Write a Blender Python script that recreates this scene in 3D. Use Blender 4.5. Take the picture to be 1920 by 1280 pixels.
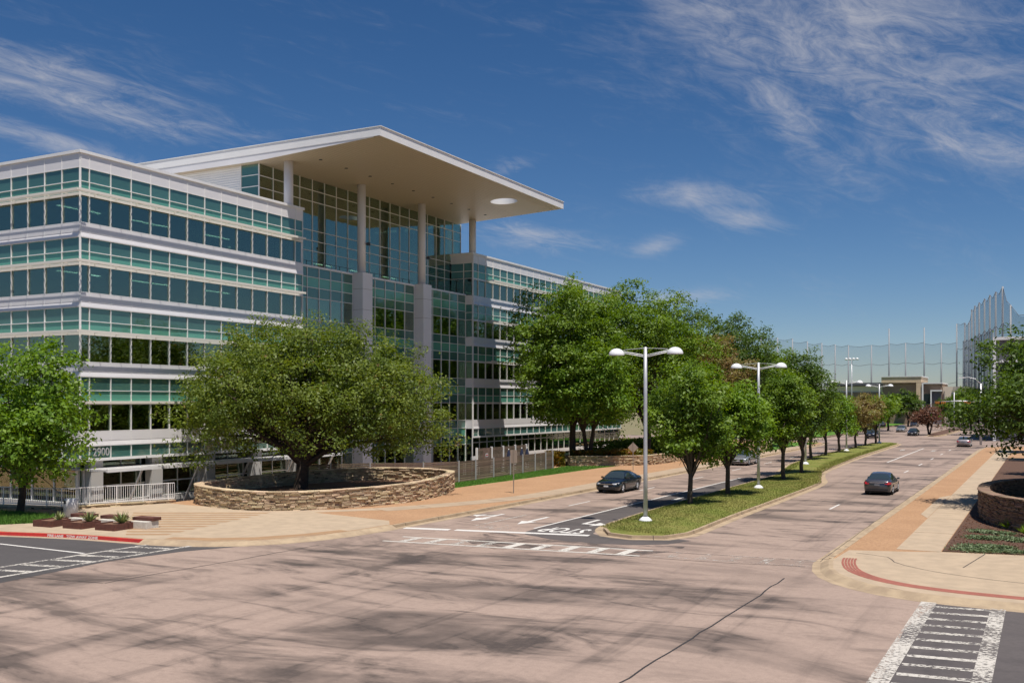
import bpy, bmesh, math, random
import numpy as np
from mathutils import Vector, Matrix

scn = bpy.context.scene
for o in list(bpy.data.objects):
    bpy.data.objects.remove(o)
col = scn.collection
R = math.radians
PI = math.pi

# ------------------------------------------------------------------ camera
CAM_H = 6.3
FPX, HORIZON = 1890.0, 755.0            # focal length and horizon row in photograph pixels
TH = R(27.93)                           # the street runs 28 degrees to the right of the view axis
SN, CS = math.sin(TH), math.cos(TH)
cam_d = bpy.data.cameras.new('camera')
cam = bpy.data.objects.new('camera', cam_d)
col.objects.link(cam)
cam.location = (0, 0, CAM_H)
cam.rotation_euler = (R(90), 0, TH)
cam_d.sensor_width = 36.0
cam_d.lens = 36.0 * FPX / 1920.0
cam_d.shift_y = (HORIZON - 640.0) / 1920.0
cam_d.clip_start = 0.2
cam_d.clip_end = 6000.0
scn.camera = cam

# ------------------------------------------------------------------ sun and sky
SUN_V = Vector((1.25, -1.0, 4.45)).normalized()          # towards the sun
sun_el = math.asin(SUN_V.z)
sun_az = math.atan2(SUN_V.x, SUN_V.y)
sd = bpy.data.lights.new('sun', 'SUN')
sd.energy = 4.8
sd.angle = R(0.53)
sd.color = (1.0, 0.945, 0.865)
so = bpy.data.objects.new('sun', sd)
col.objects.link(so)
so.rotation_euler = (-SUN_V).to_track_quat('-Z', 'Y').to_euler()
so.location = (30, -30, 90)

vs = scn.view_settings
vs.view_transform = 'Standard'
vs.look = 'None'
vs.exposure = 0.2
vs.gamma = 1.0
vs.use_curve_mapping = False


class NT:
    """small helper for wiring node trees"""
    def __init__(self, tree):
        self.t = tree
        tree.nodes.clear()

    def n(self, typ, **kw):
        nd = self.t.nodes.new(typ)
        for k, v in kw.items():
            if k.startswith('i_'):
                key = k[2:]
                key = int(key) if key.isdigit() else key
                self.put(nd.inputs[key], v)
            else:
                setattr(nd, k, v)
        return nd

    def put(self, sock, v):
        if isinstance(v, bpy.types.NodeSocket):
            self.t.links.new(v, sock)
        else:
            if isinstance(v, (tuple, list)) and len(v) == 3 and sock.type == 'RGBA':
                v = (*v, 1.0)
            sock.default_value = v

    def m(self, op, a, b=None, c=None, clamp=False):
        nd = self.t.nodes.new('ShaderNodeMath')
        nd.operation = op
        nd.use_clamp = clamp
        self.put(nd.inputs[0], a)
        if b is not None:
            self.put(nd.inputs[1], b)
        if c is not None:
            self.put(nd.inputs[2], c)
        return nd.outputs[0]

    def mix(self, f, a, b, typ='MIX'):
        nd = self.t.nodes.new('ShaderNodeMix')
        nd.data_type = 'RGBA'
        nd.blend_type = typ
        self.put(nd.inputs[0], f)
        self.put(nd.inputs[6], a)
        self.put(nd.inputs[7], b)
        return nd.outputs[2]

    def noise(self, vec, scale, detail=4, rough=0.55, dist=0.0):
        nd = self.t.nodes.new('ShaderNodeTexNoise')
        if vec is not None:
            self.put(nd.inputs['Vector'], vec)
        nd.inputs['Scale'].default_value = scale
        nd.inputs['Detail'].default_value = detail
        nd.inputs['Roughness'].default_value = rough
        nd.inputs['Distortion'].default_value = dist
        return nd.outputs['Fac']

    def step(self, v, a, b, lo=0.0, hi=1.0):
        nd = self.t.nodes.new('ShaderNodeMapRange')
        nd.interpolation_type = 'SMOOTHSTEP'
        self.put(nd.inputs[0], v)
        nd.inputs[1].default_value = a
        nd.inputs[2].default_value = b
        nd.inputs[3].default_value = lo
        nd.inputs[4].default_value = hi
        return nd.outputs[0]

    def mapping(self, vec, scale=(1, 1, 1), rot=(0, 0, 0), loc=(0, 0, 0)):
        nd = self.t.nodes.new('ShaderNodeMapping')
        self.put(nd.inputs['Vector'], vec)
        nd.inputs['Location'].default_value = loc
        nd.inputs['Rotation'].default_value = rot
        nd.inputs['Scale'].default_value = scale
        return nd.outputs[0]


world = bpy.data.worlds.new('World')
scn.world = world
world.use_nodes = True
w = NT(world.node_tree)
sky = w.n('ShaderNodeTexSky', sky_type='NISHITA', sun_disc=False)
sky.sun_elevation = sun_el
sky.sun_rotation = sun_az
sky.altitude = 200
sky.air_density = 0.85
sky.dust_density = 0.15
sky.ozone_density = 3.5
hs = w.n('ShaderNodeHueSaturation', i_Saturation=1.25, i_Value=0.61, i_Color=w.mix(1.0, sky.outputs[0], (1.0, .97, 1.0), 'MULTIPLY'))
tc = w.n('ShaderNodeTexCoord')
dirv = tc.outputs['Generated']
sx = w.n('ShaderNodeSeparateXYZ', i_0=dirv)
dx, dy, dz = sx.outputs
azi = w.m('ARCTAN2', dx, dy)
ele = w.m('ARCSINE', dz)


def pix_dir(u, v):
    xc, zc, yc = (u - 960) / FPX, 1.0, (HORIZON - v) / FPX
    d = Vector((xc * CS - zc * SN, xc * SN + zc * CS, yc)).normalized()
    return math.atan2(d.x, d.y), math.asin(d.z)


def bank(u, v, su, sv, tilt):
    a0, e0 = pix_dir(u, v)
    da = w.m('SUBTRACT', azi, a0)
    de = w.m('SUBTRACT', ele, e0)
    ct, st = math.cos(tilt), math.sin(tilt)
    p = w.m('ADD', w.m('MULTIPLY', da, ct), w.m('MULTIPLY', de, st))
    q = w.m('SUBTRACT', w.m('MULTIPLY', de, ct), w.m('MULTIPLY', da, st))
    p = w.m('DIVIDE', p, su / FPX)
    q = w.m('DIVIDE', q, sv / FPX)
    r2 = w.m('ADD', w.m('MULTIPLY', p, p), w.m('MULTIPLY', q, q))
    return w.m('EXPONENT', w.m('MULTIPLY', r2, -1.0))


mask = None
for a in ((1560, 70, 380, 150, R(-10)), (1480, 215, 170, 50, R(-46)), (1780, 180, 280, 110, R(-18)), (1380, 60, 240, 70, R(-25)),
          (160, 195, 360, 34, R(-9)), (90, 140, 240, 40, R(-6)), (60, 255, 260, 22, R(-10)),
          (1285, 368, 150, 30, R(-6)), (1370, 405, 90, 26, R(-16)), (1010, 445, 150, 26, R(-8)), (1225, 463, 60, 22, R(12)),
          (1265, 560, 120, 22, R(5)), (945, 318, 55, 18, R(10)), (1850, 270, 200, 50, R(-15))):
    b = bank(*a)
    mask = b if mask is None else w.m('MAXIMUM', mask, b)
# thin high cloud: stretched wisps drifting across, denser in a few banks


def wisp(tilt, stretch, scale, seed, rough=.62, dist=.6):
    ct, st = math.cos(tilt), math.sin(tilt)
    p = w.m('ADD', w.m('MULTIPLY', azi, ct), w.m('MULTIPLY', ele, st))
    q = w.m('SUBTRACT', w.m('MULTIPLY', ele, ct), w.m('MULTIPLY', azi, st))
    v = w.n('ShaderNodeCombineXYZ', i_0=p, i_1=w.m('MULTIPLY', q, stretch), i_2=seed).outputs[0]
    return w.noise(v, scale, 11, rough, dist)


side = w.step(azi, R(-28), R(-12))
nl = w.m('ADD', w.m('MULTIPLY', wisp(R(-8), 7.0, 5.0, 1.3, .66, 1.0), .5), w.m('MULTIPLY', wisp(R(-12), 4.0, 16.0, 4.1, .7, 1.2), .5))
nr = w.m('ADD', w.m('MULTIPLY', wisp(R(-32), 2.2, 6.0, 7.7, .68, .9), .5), w.m('MULTIPLY', wisp(R(-18), 3.0, 18.0, 2.9, .7, 1.2), .5))
fine = w.m('ADD', w.m('MULTIPLY', nl, w.m('SUBTRACT', 1.0, side)), w.m('MULTIPLY', nr, side))
dens = w.step(w.m('ADD', w.m('MULTIPLY', w.m('SUBTRACT', fine, 0.5), 2.6), w.m('MULTIPLY', mask, 0.52)), 0.02, 1.05)
dens = w.m('MULTIPLY', dens, w.m('MULTIPLY_ADD', mask, 0.60, 0.20))
cl = w.mix(dens, hs.outputs[0], (4.3, 4.25, 4.5))
bg = w.n('ShaderNodeBackground', i_Color=cl, i_Strength=0.11)
w.n('ShaderNodeOutputWorld', i_Surface=bg.outputs[0])


# ------------------------------------------------------------------ pixel -> place
def ground(u, v, z=0.0):
    zc = FPX * (CAM_H - z) / (v - HORIZON)
    xc = (u - 960) / FPX * zc
    return Vector((xc * CS - zc * SN, xc * SN + zc * CS, z))


def x_at(u, Y):
    r = (u - 960) / FPX
    return (r * Y * CS - Y * SN) / (CS + r * SN)


def depth(x, y):
    return -x * SN + y * CS


def z_at(v, x, y):
    return CAM_H + (HORIZON - v) * depth(x, y) / FPX


# ------------------------------------------------------------------ materials
def new_mat(name):
    m = bpy.data.materials.new(name)
    m.use_nodes = True
    return m, NT(m.node_tree)


def pmat(name, c, rough=0.6, c2=None, scale=3.0, metal=0.0, bump=0.0, bscale=20.0, coat=0.0, spec=0.5, rnd=0.0, space='obj', dist=0.0):
    m, t = new_mat(name)
    tcn = t.n('ShaderNodeTexCoord')
    geo = t.n('ShaderNodeNewGeometry')
    vec = geo.outputs['Position'] if space == 'world' else tcn.outputs['Object']
    colr = c
    if c2 is not None:
        f = t.step(t.noise(vec, scale, 6, 0.6, dist), 0.3, 0.7)
        colr = t.mix(f, c, c2)
    if rnd > 0:
        oi = t.n('ShaderNodeObjectInfo')
        r = t.m('FRACT', t.m('ADD', oi.outputs['Random'], geo.outputs['Random Per Island']))
        v = t.m('MULTIPLY_ADD', r, 2 * rnd, 1 - rnd)
        h = t.n('ShaderNodeHueSaturation', i_Hue=t.m('MULTIPLY_ADD', t.m('FRACT', t.m('MULTIPLY', r, 7.3)), 0.03, 0.485), i_Value=v, i_Color=colr if not isinstance(colr, tuple) else (*colr, 1))
        colr = h.outputs[0]
    b = t.n('ShaderNodeBsdfPrincipled', i_Roughness=rough, i_Metallic=metal)
    t.put(b.inputs['Base Color'], colr)
    b.inputs['Coat Weight'].default_value = coat
    b.inputs['Coat Roughness'].default_value = 0.04
    b.inputs['Specular IOR Level'].default_value = spec
    if bump > 0:
        bn = t.n('ShaderNodeBump', i_Strength=bump, i_Distance=0.05, i_Height=t.noise(vec, bscale, 5, 0.6))
        t.put(b.inputs['Normal'], bn.outputs[0])
    t.n('ShaderNodeOutputMaterial', i_Surface=b.outputs[0])
    return m


M = {}
M['concrete'] = pmat('pale_concrete', (.43, .325, .225), .85, (.355, .265, .185), .8, space='world', bump=.25, bscale=30)
M['concrete2'] = pmat('cream_concrete', (.47, .36, .25), .85, (.39, .30, .21), 1.5, space='world', bump=.2, bscale=40)
M['kerb'] = pmat('kerb_concrete', (.45, .34, .22), .85, (.32, .235, .155), 1.2, space='world', bump=.3, bscale=25)
M['tan_band'] = pmat('tan_paving', (.38, .235, .125), .85, (.33, .20, .11), 2, space='world')
M['white_block'] = pmat('white_block', (.62, .58, .52), .8, (.5, .46, .4), 6, bump=.2)
M['red_paint'] = pmat('red_kerb_paint', (.58, .035, .025), .6, (.42, .03, .03), 2.5, space='world')
M['brick_red'] = pmat('tactile_red', (.36, .12, .085), .8, (.28, .10, .07), 4, space='world', bump=.3, bscale=60)
M['corten'] = pmat('weathered_steel', (.13, .045, .03), .75, (.085, .03, .022), 5, bump=.2)
M['mulch'] = pmat('mulch', (.085, .045, .03), .95, (.15, .08, .05), 9, space='world', bump=.9, bscale=45)
M['soil'] = pmat('soil', (.26, .145, .09), .95, (.18, .095, .06), 7, space='world', bump=.8, bscale=40)
M['white_metal'] = pmat('white_metal', (.84, .82, .81), .38, (.79, .77, .76), .6)
M['clad'] = pmat('white_cladding', (.80, .775, .78), .35, (.74, .715, .725), .35, spec=.4)
M['pier_shaded'] = pmat('shaded_pier', (.50, .49, .48), .6)  # white piers greyed: ground floor shade put into the colour
M['shade'] = pmat('cream_sunshade', (.82, .76, .67), .45)
M['soffit'] = pmat('soffit_panel', (.52, .43, .32), .45)
M['soffit_seam'] = pmat('soffit_seam', (.34, .30, .26), .6)
M['mullion'] = pmat('aluminium_mullion', (.80, .78, .76), .4)
M['pole'] = pmat('galvanised_pole', (.56, .56, .58), .42, (.48, .48, .5), 2, metal=.3)
M['dome'] = pmat('white_dome', (.80, .80, .80), .3)
M['darkmetal'] = pmat('dark_metal', (.035, .035, .04), .5)
M['interior'] = pmat('interior_wall', (.46, .44, .40), .8)
M['slab'] = pmat('floor_slab', (.52, .51, .49), .8)
M['dark_room'] = pmat('dark_interior', (.05, .05, .05), .9)
M['wood'] = pmat('weathered_wood', (.20, .135, .095), .85, (.115, .078, .055), 3, bump=.3, rnd=.3)
M['stone'] = pmat('limestone', (.57, .44, .29), .9, (.46, .345, .215), 2.2, bump=.7, bscale=9, rnd=.26)
M['stone_core'] = pmat('wall_core', (.20, .14, .09), .95, (.13, .09, .06), 3, bump=.5)
M['shaded_stone'] = pmat('shaded_ledgestone', (.25, .16, .11), .9, (.17, .11, .075), 2.2, bump=.7, bscale=9, rnd=.3)  # stone tone browned to hold the shade on the wall's outer face
M['bark'] = pmat('bark', (.075, .052, .038), .95, (.04, .028, .022), 6, bump=.9, bscale=14)
M['bark2'] = pmat('grey_bark', (.105, .075, .055), .95, (.06, .045, .035), 6, bump=.9, bscale=16)
M['tar'] = pmat('tar_seam', (.035, .03, .03), .7)
M['rubber'] = pmat('tyre_rubber', (.02, .02, .02), .8)
M['rim'] = pmat('alloy_rim', (.66, .66, .68), .35, metal=.25)
M['chrome'] = pmat('chrome_trim', (.75, .75, .77), .15, metal=1.0)
M['black_trim'] = pmat('black_trim', (.018, .018, .02), .45)
M['lamp_clear'] = pmat('clear_lamp', (.62, .64, .66), .12, metal=.4, coat=1)
M['lamp_red'] = pmat('red_lamp', (.42, .01, .012), .2, coat=1)
M['plate'] = pmat('number_plate', (.6, .6, .6), .5)
M['plate_frame'] = pmat('plate_frame', (.2, .2, .22), .5)
M['bin'] = pmat('brushed_bin', (.55, .55, .56), .5, metal=.1)
M['sign_back'] = pmat('sign_back', (.33, .27, .22), .6, metal=.2)
M['sign_post'] = pmat('sign_post', (.28, .24, .2), .6, metal=.3)
M['signal_yellow'] = pmat('signal_yellow', (.75, .27, .03), .5)
M['sign_green'] = pmat('sign_green', (.01, .20, .14), .5)
M['far_stone'] = pmat('far_stone', (.64, .49, .34), .9, (.55, .42, .29), .4, space='world')
M['far_brown'] = pmat('far_brown', (.25, .175, .13), .8)
M['far_cream'] = pmat('far_cream', (.72, .62, .50), .85)
M['net_pole'] = pmat('net_pole_steel', (.27, .28, .30), .6)
M['far_grey'] = pmat('far_grey', (.11, .11, .13), .6)
M['far_glass'] = pmat('far_glass', (.02, .03, .035), .08, spec=.8)
M['awning'] = pmat('white_awning', (.75, .75, .75), .5)


def glass_mat(name, tint, trans, refl, wav=.02):
    m, t = new_mat(name)
    geo = t.n('ShaderNodeNewGeometry')
    lw = t.n('ShaderNodeLayerWeight', i_Blend=.35)
    f = t.m('MULTIPLY_ADD', lw.outputs['Fresnel'], .55, refl, clamp=True)
    bn = t.n('ShaderNodeBump', i_Strength=wav, i_Distance=.2, i_Height=t.noise(geo.outputs['Position'], .8, 2, .5))
    g = t.n('ShaderNodeBsdfGlossy', i_Color=(*tint, 1), i_Roughness=.015, i_Normal=bn.outputs[0])
    tr = t.n('ShaderNodeBsdfTransparent', i_Color=(*trans, 1))
    mx = t.n('ShaderNodeMixShader', i_0=f, i_1=tr.outputs[0], i_2=g.outputs[0])
    t.n('ShaderNodeOutputMaterial', i_Surface=mx.outputs[0])
    return m


def spandrel_mat(name, c, refl):
    m, t = new_mat(name)
    geo = t.n('ShaderNodeNewGeometry')
    oi = t.n('ShaderNodeObjectInfo')
    lw = t.n('ShaderNodeLayerWeight', i_Blend=.35)
    f = t.m('MULTIPLY_ADD', lw.outputs['Fresnel'], .5, refl, clamp=True)
    bn = t.n('ShaderNodeBump', i_Strength=.03, i_Distance=.2, i_Height=t.noise(geo.outputs['Position'], .8, 2, .5))
    g = t.n('ShaderNodeBsdfGlossy', i_Color=(.74, .80, .66, 1), i_Roughness=.03, i_Normal=bn.outputs[0])
    h = t.n('ShaderNodeHueSaturation', i_Value=t.m('MULTIPLY_ADD', oi.outputs['Random'], .3, .85), i_Color=(*c, 1))
    d = t.n('ShaderNodeBsdfDiffuse', i_Color=h.outputs[0])
    mx = t.n('ShaderNodeMixShader', i_0=f, i_1=d.outputs[0], i_2=g.outputs[0])
    t.n('ShaderNodeOutputMaterial', i_Surface=mx.outputs[0])
    return m


M['glass'] = glass_mat('vision_glass', (.80, .84, .70), (.34, .50, .46), .20)
M['glass_atrium'] = glass_mat('atrium_glass', (.86, .90, .74), (.42, .60, .56), .23)
M['spandrel_hi'] = spandrel_mat('spandrel_light', (.115, .335, .255), .12)
M['spandrel_lo'] = spandrel_mat('spandrel_dark', (.060, .150, .132), .16)
M['car_glass'] = glass_mat('car_glass', (.8, .9, .95), (.10, .13, .13), .10)

m, t = new_mat('ceiling_light')
e = t.n('ShaderNodeEmission', i_Color=(1, .95, .85, 1), i_Strength=3.0)
t.n('ShaderNodeOutputMaterial', i_Surface=e.outputs[0])
M['tube_light'] = m

m, t = new_mat('dense_net')
d = t.n('ShaderNodeBsdfDiffuse', i_Color=(.17, .20, .26, 1))
tr = t.n('ShaderNodeBsdfTransparent')
mx = t.n('ShaderNodeMixShader', i_0=.42, i_1=tr.outputs[0], i_2=d.outputs[0])
t.n('ShaderNodeOutputMaterial', i_Surface=mx.outputs[0])
M['net_dense'] = m
# driving range net: fine mesh seen as a thin grey veil
m, t = new_mat('range_net')
d = t.n('ShaderNodeBsdfDiffuse', i_Color=(.20, .24, .30, 1))
tr = t.n('ShaderNodeBsdfTransparent')
mx = t.n('ShaderNodeMixShader', i_0=.22, i_1=tr.outputs[0], i_2=d.outputs[0])
t.n('ShaderNodeOutputMaterial', i_Surface=mx.outputs[0])
M['net'] = m


def road_mat(name, light, dark, amount=1.0, stretch=(.35, 1.0), rot=0.0):
    m, t = new_mat(name)
    pos = t.n('ShaderNodeNewGeometry').outputs['Position']
    v1 = t.mapping(pos, scale=(stretch[0], stretch[1], 1), rot=(0, 0, rot))
    big = t.noise(v1, .17, 8, .62, 1.3)
    mid = t.noise(t.mapping(pos, scale=(stretch[0], stretch[1], 1), rot=(0, 0, rot + .5), loc=(9, 4, 0)), .62, 8, .66, 1.6)
    ring = t.noise(t.mapping(pos, loc=(40, 13, 0)), .07, 4, .5, .6)
    f = t.m('ADD', t.m('MULTIPLY', t.step(big, .45, .66), .80), t.m('MULTIPLY', t.step(mid, .47, .70), .60))
    trk = t.noise(t.mapping(pos, scale=(1.1, .07, 1), loc=(3, 8, 0)), .8, 6, .62, .5)
    f = t.m('ADD', f, t.m('MULTIPLY', t.step(trk, .50, .72), .40))
    f = t.m('MULTIPLY', t.m('MULTIPLY', f, t.step(ring, .30, .56, .35, 1.0)), amount, clamp=True)
    fine = t.noise(pos, 26, 4, .7)
    c = t.mix(f, light, dark)
    patch = t.step(t.noise(pos, .32, 5, .6, .3), .35, .65)
    c = t.mix(t.m('MULTIPLY', patch, .22), c, tuple(x * 1.22 for x in light))
    c = t.mix(t.m('MULTIPLY', t.step(fine, .35, .7), .26), c, (.10, .085, .08), 'MIX')
    c = t.mix(t.m('MULTIPLY', t.step(t.noise(pos, 5.0, 6, .7), .42, .66), .24), c, tuple(x * .45 for x in light))
    b = t.n('ShaderNodeBsdfPrincipled', i_Roughness=.82)
    t.put(b.inputs['Base Color'], c)
    bn = t.n('ShaderNodeBump', i_Strength=.35, i_Distance=.02, i_Height=t.noise(pos, 40, 4, .7))
    t.put(b.inputs['Normal'], bn.outputs[0])
    t.n('ShaderNodeOutputMaterial', i_Surface=b.outputs[0])
    return m


M['road'] = road_mat('aged_pink_road', (.378, .276, .222), (.052, .038, .032), 1.25)
M['asphalt'] = road_mat('dark_asphalt', (.075, .068, .068), (.045, .04, .04), .8)
M['asphalt3'] = road_mat('turn_lane_asphalt', (.105, .088, .082), (.05, .043, .042), 1.0)


def fade_asphalt():
    # asphalt skim worn off towards its ragged rim
    m, t = new_mat('worn_asphalt_skim')
    pos = t.n('ShaderNodeNewGeometry').outputs['Position']
    a = t.step(t.noise(t.mapping(pos, scale=(.4, 1, 1)), .9, 7, .68, .8), .44, .64, 0.0, .7)
    b = t.n('ShaderNodeBsdfPrincipled', i_Roughness=.85)
    t.put(b.inputs['Base Color'], (.095, .078, .072, 1))
    tr = t.n('ShaderNodeBsdfTransparent')
    mx = t.n('ShaderNodeMixShader', i_0=a, i_1=tr.outputs[0], i_2=b.outputs[0])
    t.n('ShaderNodeOutputMaterial', i_Surface=mx.outputs[0])
    return m


M['skim'] = fade_asphalt()
M['asphalt2'] = road_mat('patched_asphalt', (.10, .085, .082), (.05, .043, .043), .9)


def gravel_mat(name, a, b_, c_):
    m, t = new_mat(name)
    pos = t.n('ShaderNodeNewGeometry').outputs['Position']
    vo = t.n('ShaderNodeTexVoronoi', i_Vector=pos, i_Scale=16.0)
    big = t.noise(pos, .35, 5, .6)
    c = t.mix(t.step(big, .3, .7), a, b_)
    sp = t.n('ShaderNodeSeparateXYZ', i_0=vo.outputs['Color'])
    c = t.mix(t.m('MULTIPLY', t.step(sp.outputs[0], .45, .9), .55), c, c_)
    b = t.n('ShaderNodeBsdfPrincipled', i_Roughness=.95)
    t.put(b.inputs['Base Color'], c)
    bn = t.n('ShaderNodeBump', i_Strength=.7, i_Distance=.03, i_Height=vo.outputs['Distance'])
    t.put(b.inputs['Normal'], bn.outputs[0])
    t.n('ShaderNodeOutputMaterial', i_Surface=b.outputs[0])
    return m


M['gravel'] = gravel_mat('pink_granite_gravel', (.45, .265, .145), (.39, .225, .12), (.27, .15, .08))
M['dirt'] = gravel_mat('dry_ground', (.26, .20, .12), (.17, .17, .07), (.12, .11, .06))


def grass_mat(name, a, b_, c_):
    m, t = new_mat(name)
    pos = t.n('ShaderNodeNewGeometry').outputs['Position']
    f1 = t.step(t.noise(pos, .45, 5, .6), .35, .65)
    f2 = t.step(t.noise(pos, 7, 4, .7), .3, .75)
    c = t.mix(f1, a, b_)
    c = t.mix(t.m('MULTIPLY', f2, .6), c, c_)
    b = t.n('ShaderNodeBsdfPrincipled', i_Roughness=.9)
    t.put(b.inputs['Base Color'], c)
    bn = t.n('ShaderNodeBump', i_Strength=.9, i_Distance=.06, i_Height=t.noise(pos, 28, 5, .7))
    t.put(b.inputs['Normal'], bn.outputs[0])
    t.n('ShaderNodeOutputMaterial', i_Surface=b.outputs[0])
    return m


M['grass'] = grass_mat('median_grass', (.19, .215, .032), (.27, .245, .06), (.11, .145, .02))
M['lawn'] = grass_mat('green_lawn', (.085, .20, .012), (.10, .215, .018), (.05, .13, .01))


def leaf_mat(name, a, b_, c_, trans=.40, dead=0.0):
    m, t = new_mat(name)
    geo = t.n('ShaderNodeNewGeometry')
    pos = t.n('ShaderNodeTexCoord').outputs['Object']
    r = geo.outputs['Random Per Island']
    c = t.mix(r, a, b_)
    c = t.mix(t.m('MULTIPLY', t.step(t.noise(pos, .6, 4, .6), .40, .62), .85), c, c_)
    if dead > 0:
        c = t.mix(t.m('MULTIPLY', t.step(t.noise(pos, 1.1, 3, .5), .66, .70), dead), c, (.30, .17, .085))
    d = t.n('ShaderNodeBsdfPrincipled', i_Roughness=.5)
    d.inputs['Specular IOR Level'].default_value = .35
    t.put(d.inputs['Base Color'], c)
    tl = t.n('ShaderNodeBsdfTranslucent')
    h = t.n('ShaderNodeHueSaturation', i_Hue=.49, i_Saturation=1.15, i_Value=1.35, i_Color=c)
    t.put(tl.inputs['Color'], h.outputs[0])
    mx = t.n('ShaderNodeMixShader', i_0=trans, i_1=d.outputs[0], i_2=tl.outputs[0])
    t.n('ShaderNodeOutputMaterial', i_Surface=mx.outputs[0])
    return m


M['leaf_bright'] = leaf_mat('bright_leaf', (.150, .265, .022), (.215, .325, .034), (.095, .190, .017))
M['leaf_oak'] = leaf_mat('oak_leaf', (.150, .205, .030), (.215, .265, .048), (.090, .138, .020), dead=.75)
M['leaf_mid'] = leaf_mat('mid_leaf', (.140, .235, .024), (.210, .300, .036), (.085, .160, .016))
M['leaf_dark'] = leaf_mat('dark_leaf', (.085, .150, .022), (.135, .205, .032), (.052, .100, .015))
M['leaf_brown'] = leaf_mat('brown_leaf', (.235, .175, .065), (.22, .25, .05), (.21, .135, .06))
M['leaf_rust'] = leaf_mat('rust_leaf', (.19, .095, .06), (.24, .12, .075), (.14, .075, .045))
M['leaf_sage'] = leaf_mat('sage_leaf', (.17, .23, .12), (.25, .31, .17), (.12, .17, .07), .15)
M['leaf_red'] = leaf_mat('red_yellow_leaf', (.30, .20, .02), (.22, .06, .015), (.12, .14, .02), .25)
M['leaf_agave'] = leaf_mat('agave_leaf', (.11, .17, .07), (.33, .34, .12), (.16, .21, .08), .1)


def paint_mat(name, c, lo, hi, scale=5.0):
    """road paint that has worn through in places"""
    m, t = new_mat(name)
    pos = t.n('ShaderNodeNewGeometry').outputs['Position']
    f = t.m('ADD', t.m('MULTIPLY', t.noise(pos, scale, 6, .75), .65), t.m('MULTIPLY', t.noise(pos, .5, 4, .6), .35))
    a = t.step(f, lo, hi)
    b = t.n('ShaderNodeBsdfPrincipled', i_Roughness=.7)
    t.put(b.inputs['Base Color'], (*c, 1))
    tr = t.n('ShaderNodeBsdfTransparent')
    mx = t.n('ShaderNodeMixShader', i_0=a, i_1=tr.outputs[0], i_2=b.outputs[0])
    t.n('ShaderNodeOutputMaterial', i_Surface=mx.outputs[0])
    return m


M['paint'] = paint_mat('fresh_white_paint', (.66, .63, .59), .33, .45, 7.0)
M['paint_worn'] = paint_mat('worn_white_paint', (.55, .51, .455), .435, .545, 8.0)
M['paint_mid'] = paint_mat('scuffed_white_paint', (.60, .56, .50), .36, .48, 8.0)
M['paint_faint'] = paint_mat('faint_white_paint', (.50, .45, .40), .47, .60, 6.0)


def car_paint(name, c, metal=.35, rough=.32):
    return pmat(name, c, rough, metal=metal, coat=1.0, spec=.5)


# ------------------------------------------------------------------ mesh helpers
def link(o, parent=None):
    col.objects.link(o)
    if parent is not None:
        o.parent = parent
    return o


def tag(o, label=None, cat=None, group=None, kind=None):
    if label:
        o['label'] = label
    if cat:
        o['category'] = cat
    if group:
        o['group'] = group
    if kind:
        o['kind'] = kind
    return o


def thing(name, loc, label, cat, group=None, rz=0.0):
    o = bpy.data.objects.new(name, None)
    o.empty_display_size = .2
    o.location = loc
    o.rotation_euler = (0, 0, rz)
    col.objects.link(o)
    return tag(o, label, cat, group)


def mesh_obj(name, me, material=None, parent=None):
    if material is not None and not me.materials:
        me.materials.append(M[material] if isinstance(material, str) else material)
    return link(bpy.data.objects.new(name, me), parent)


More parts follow.
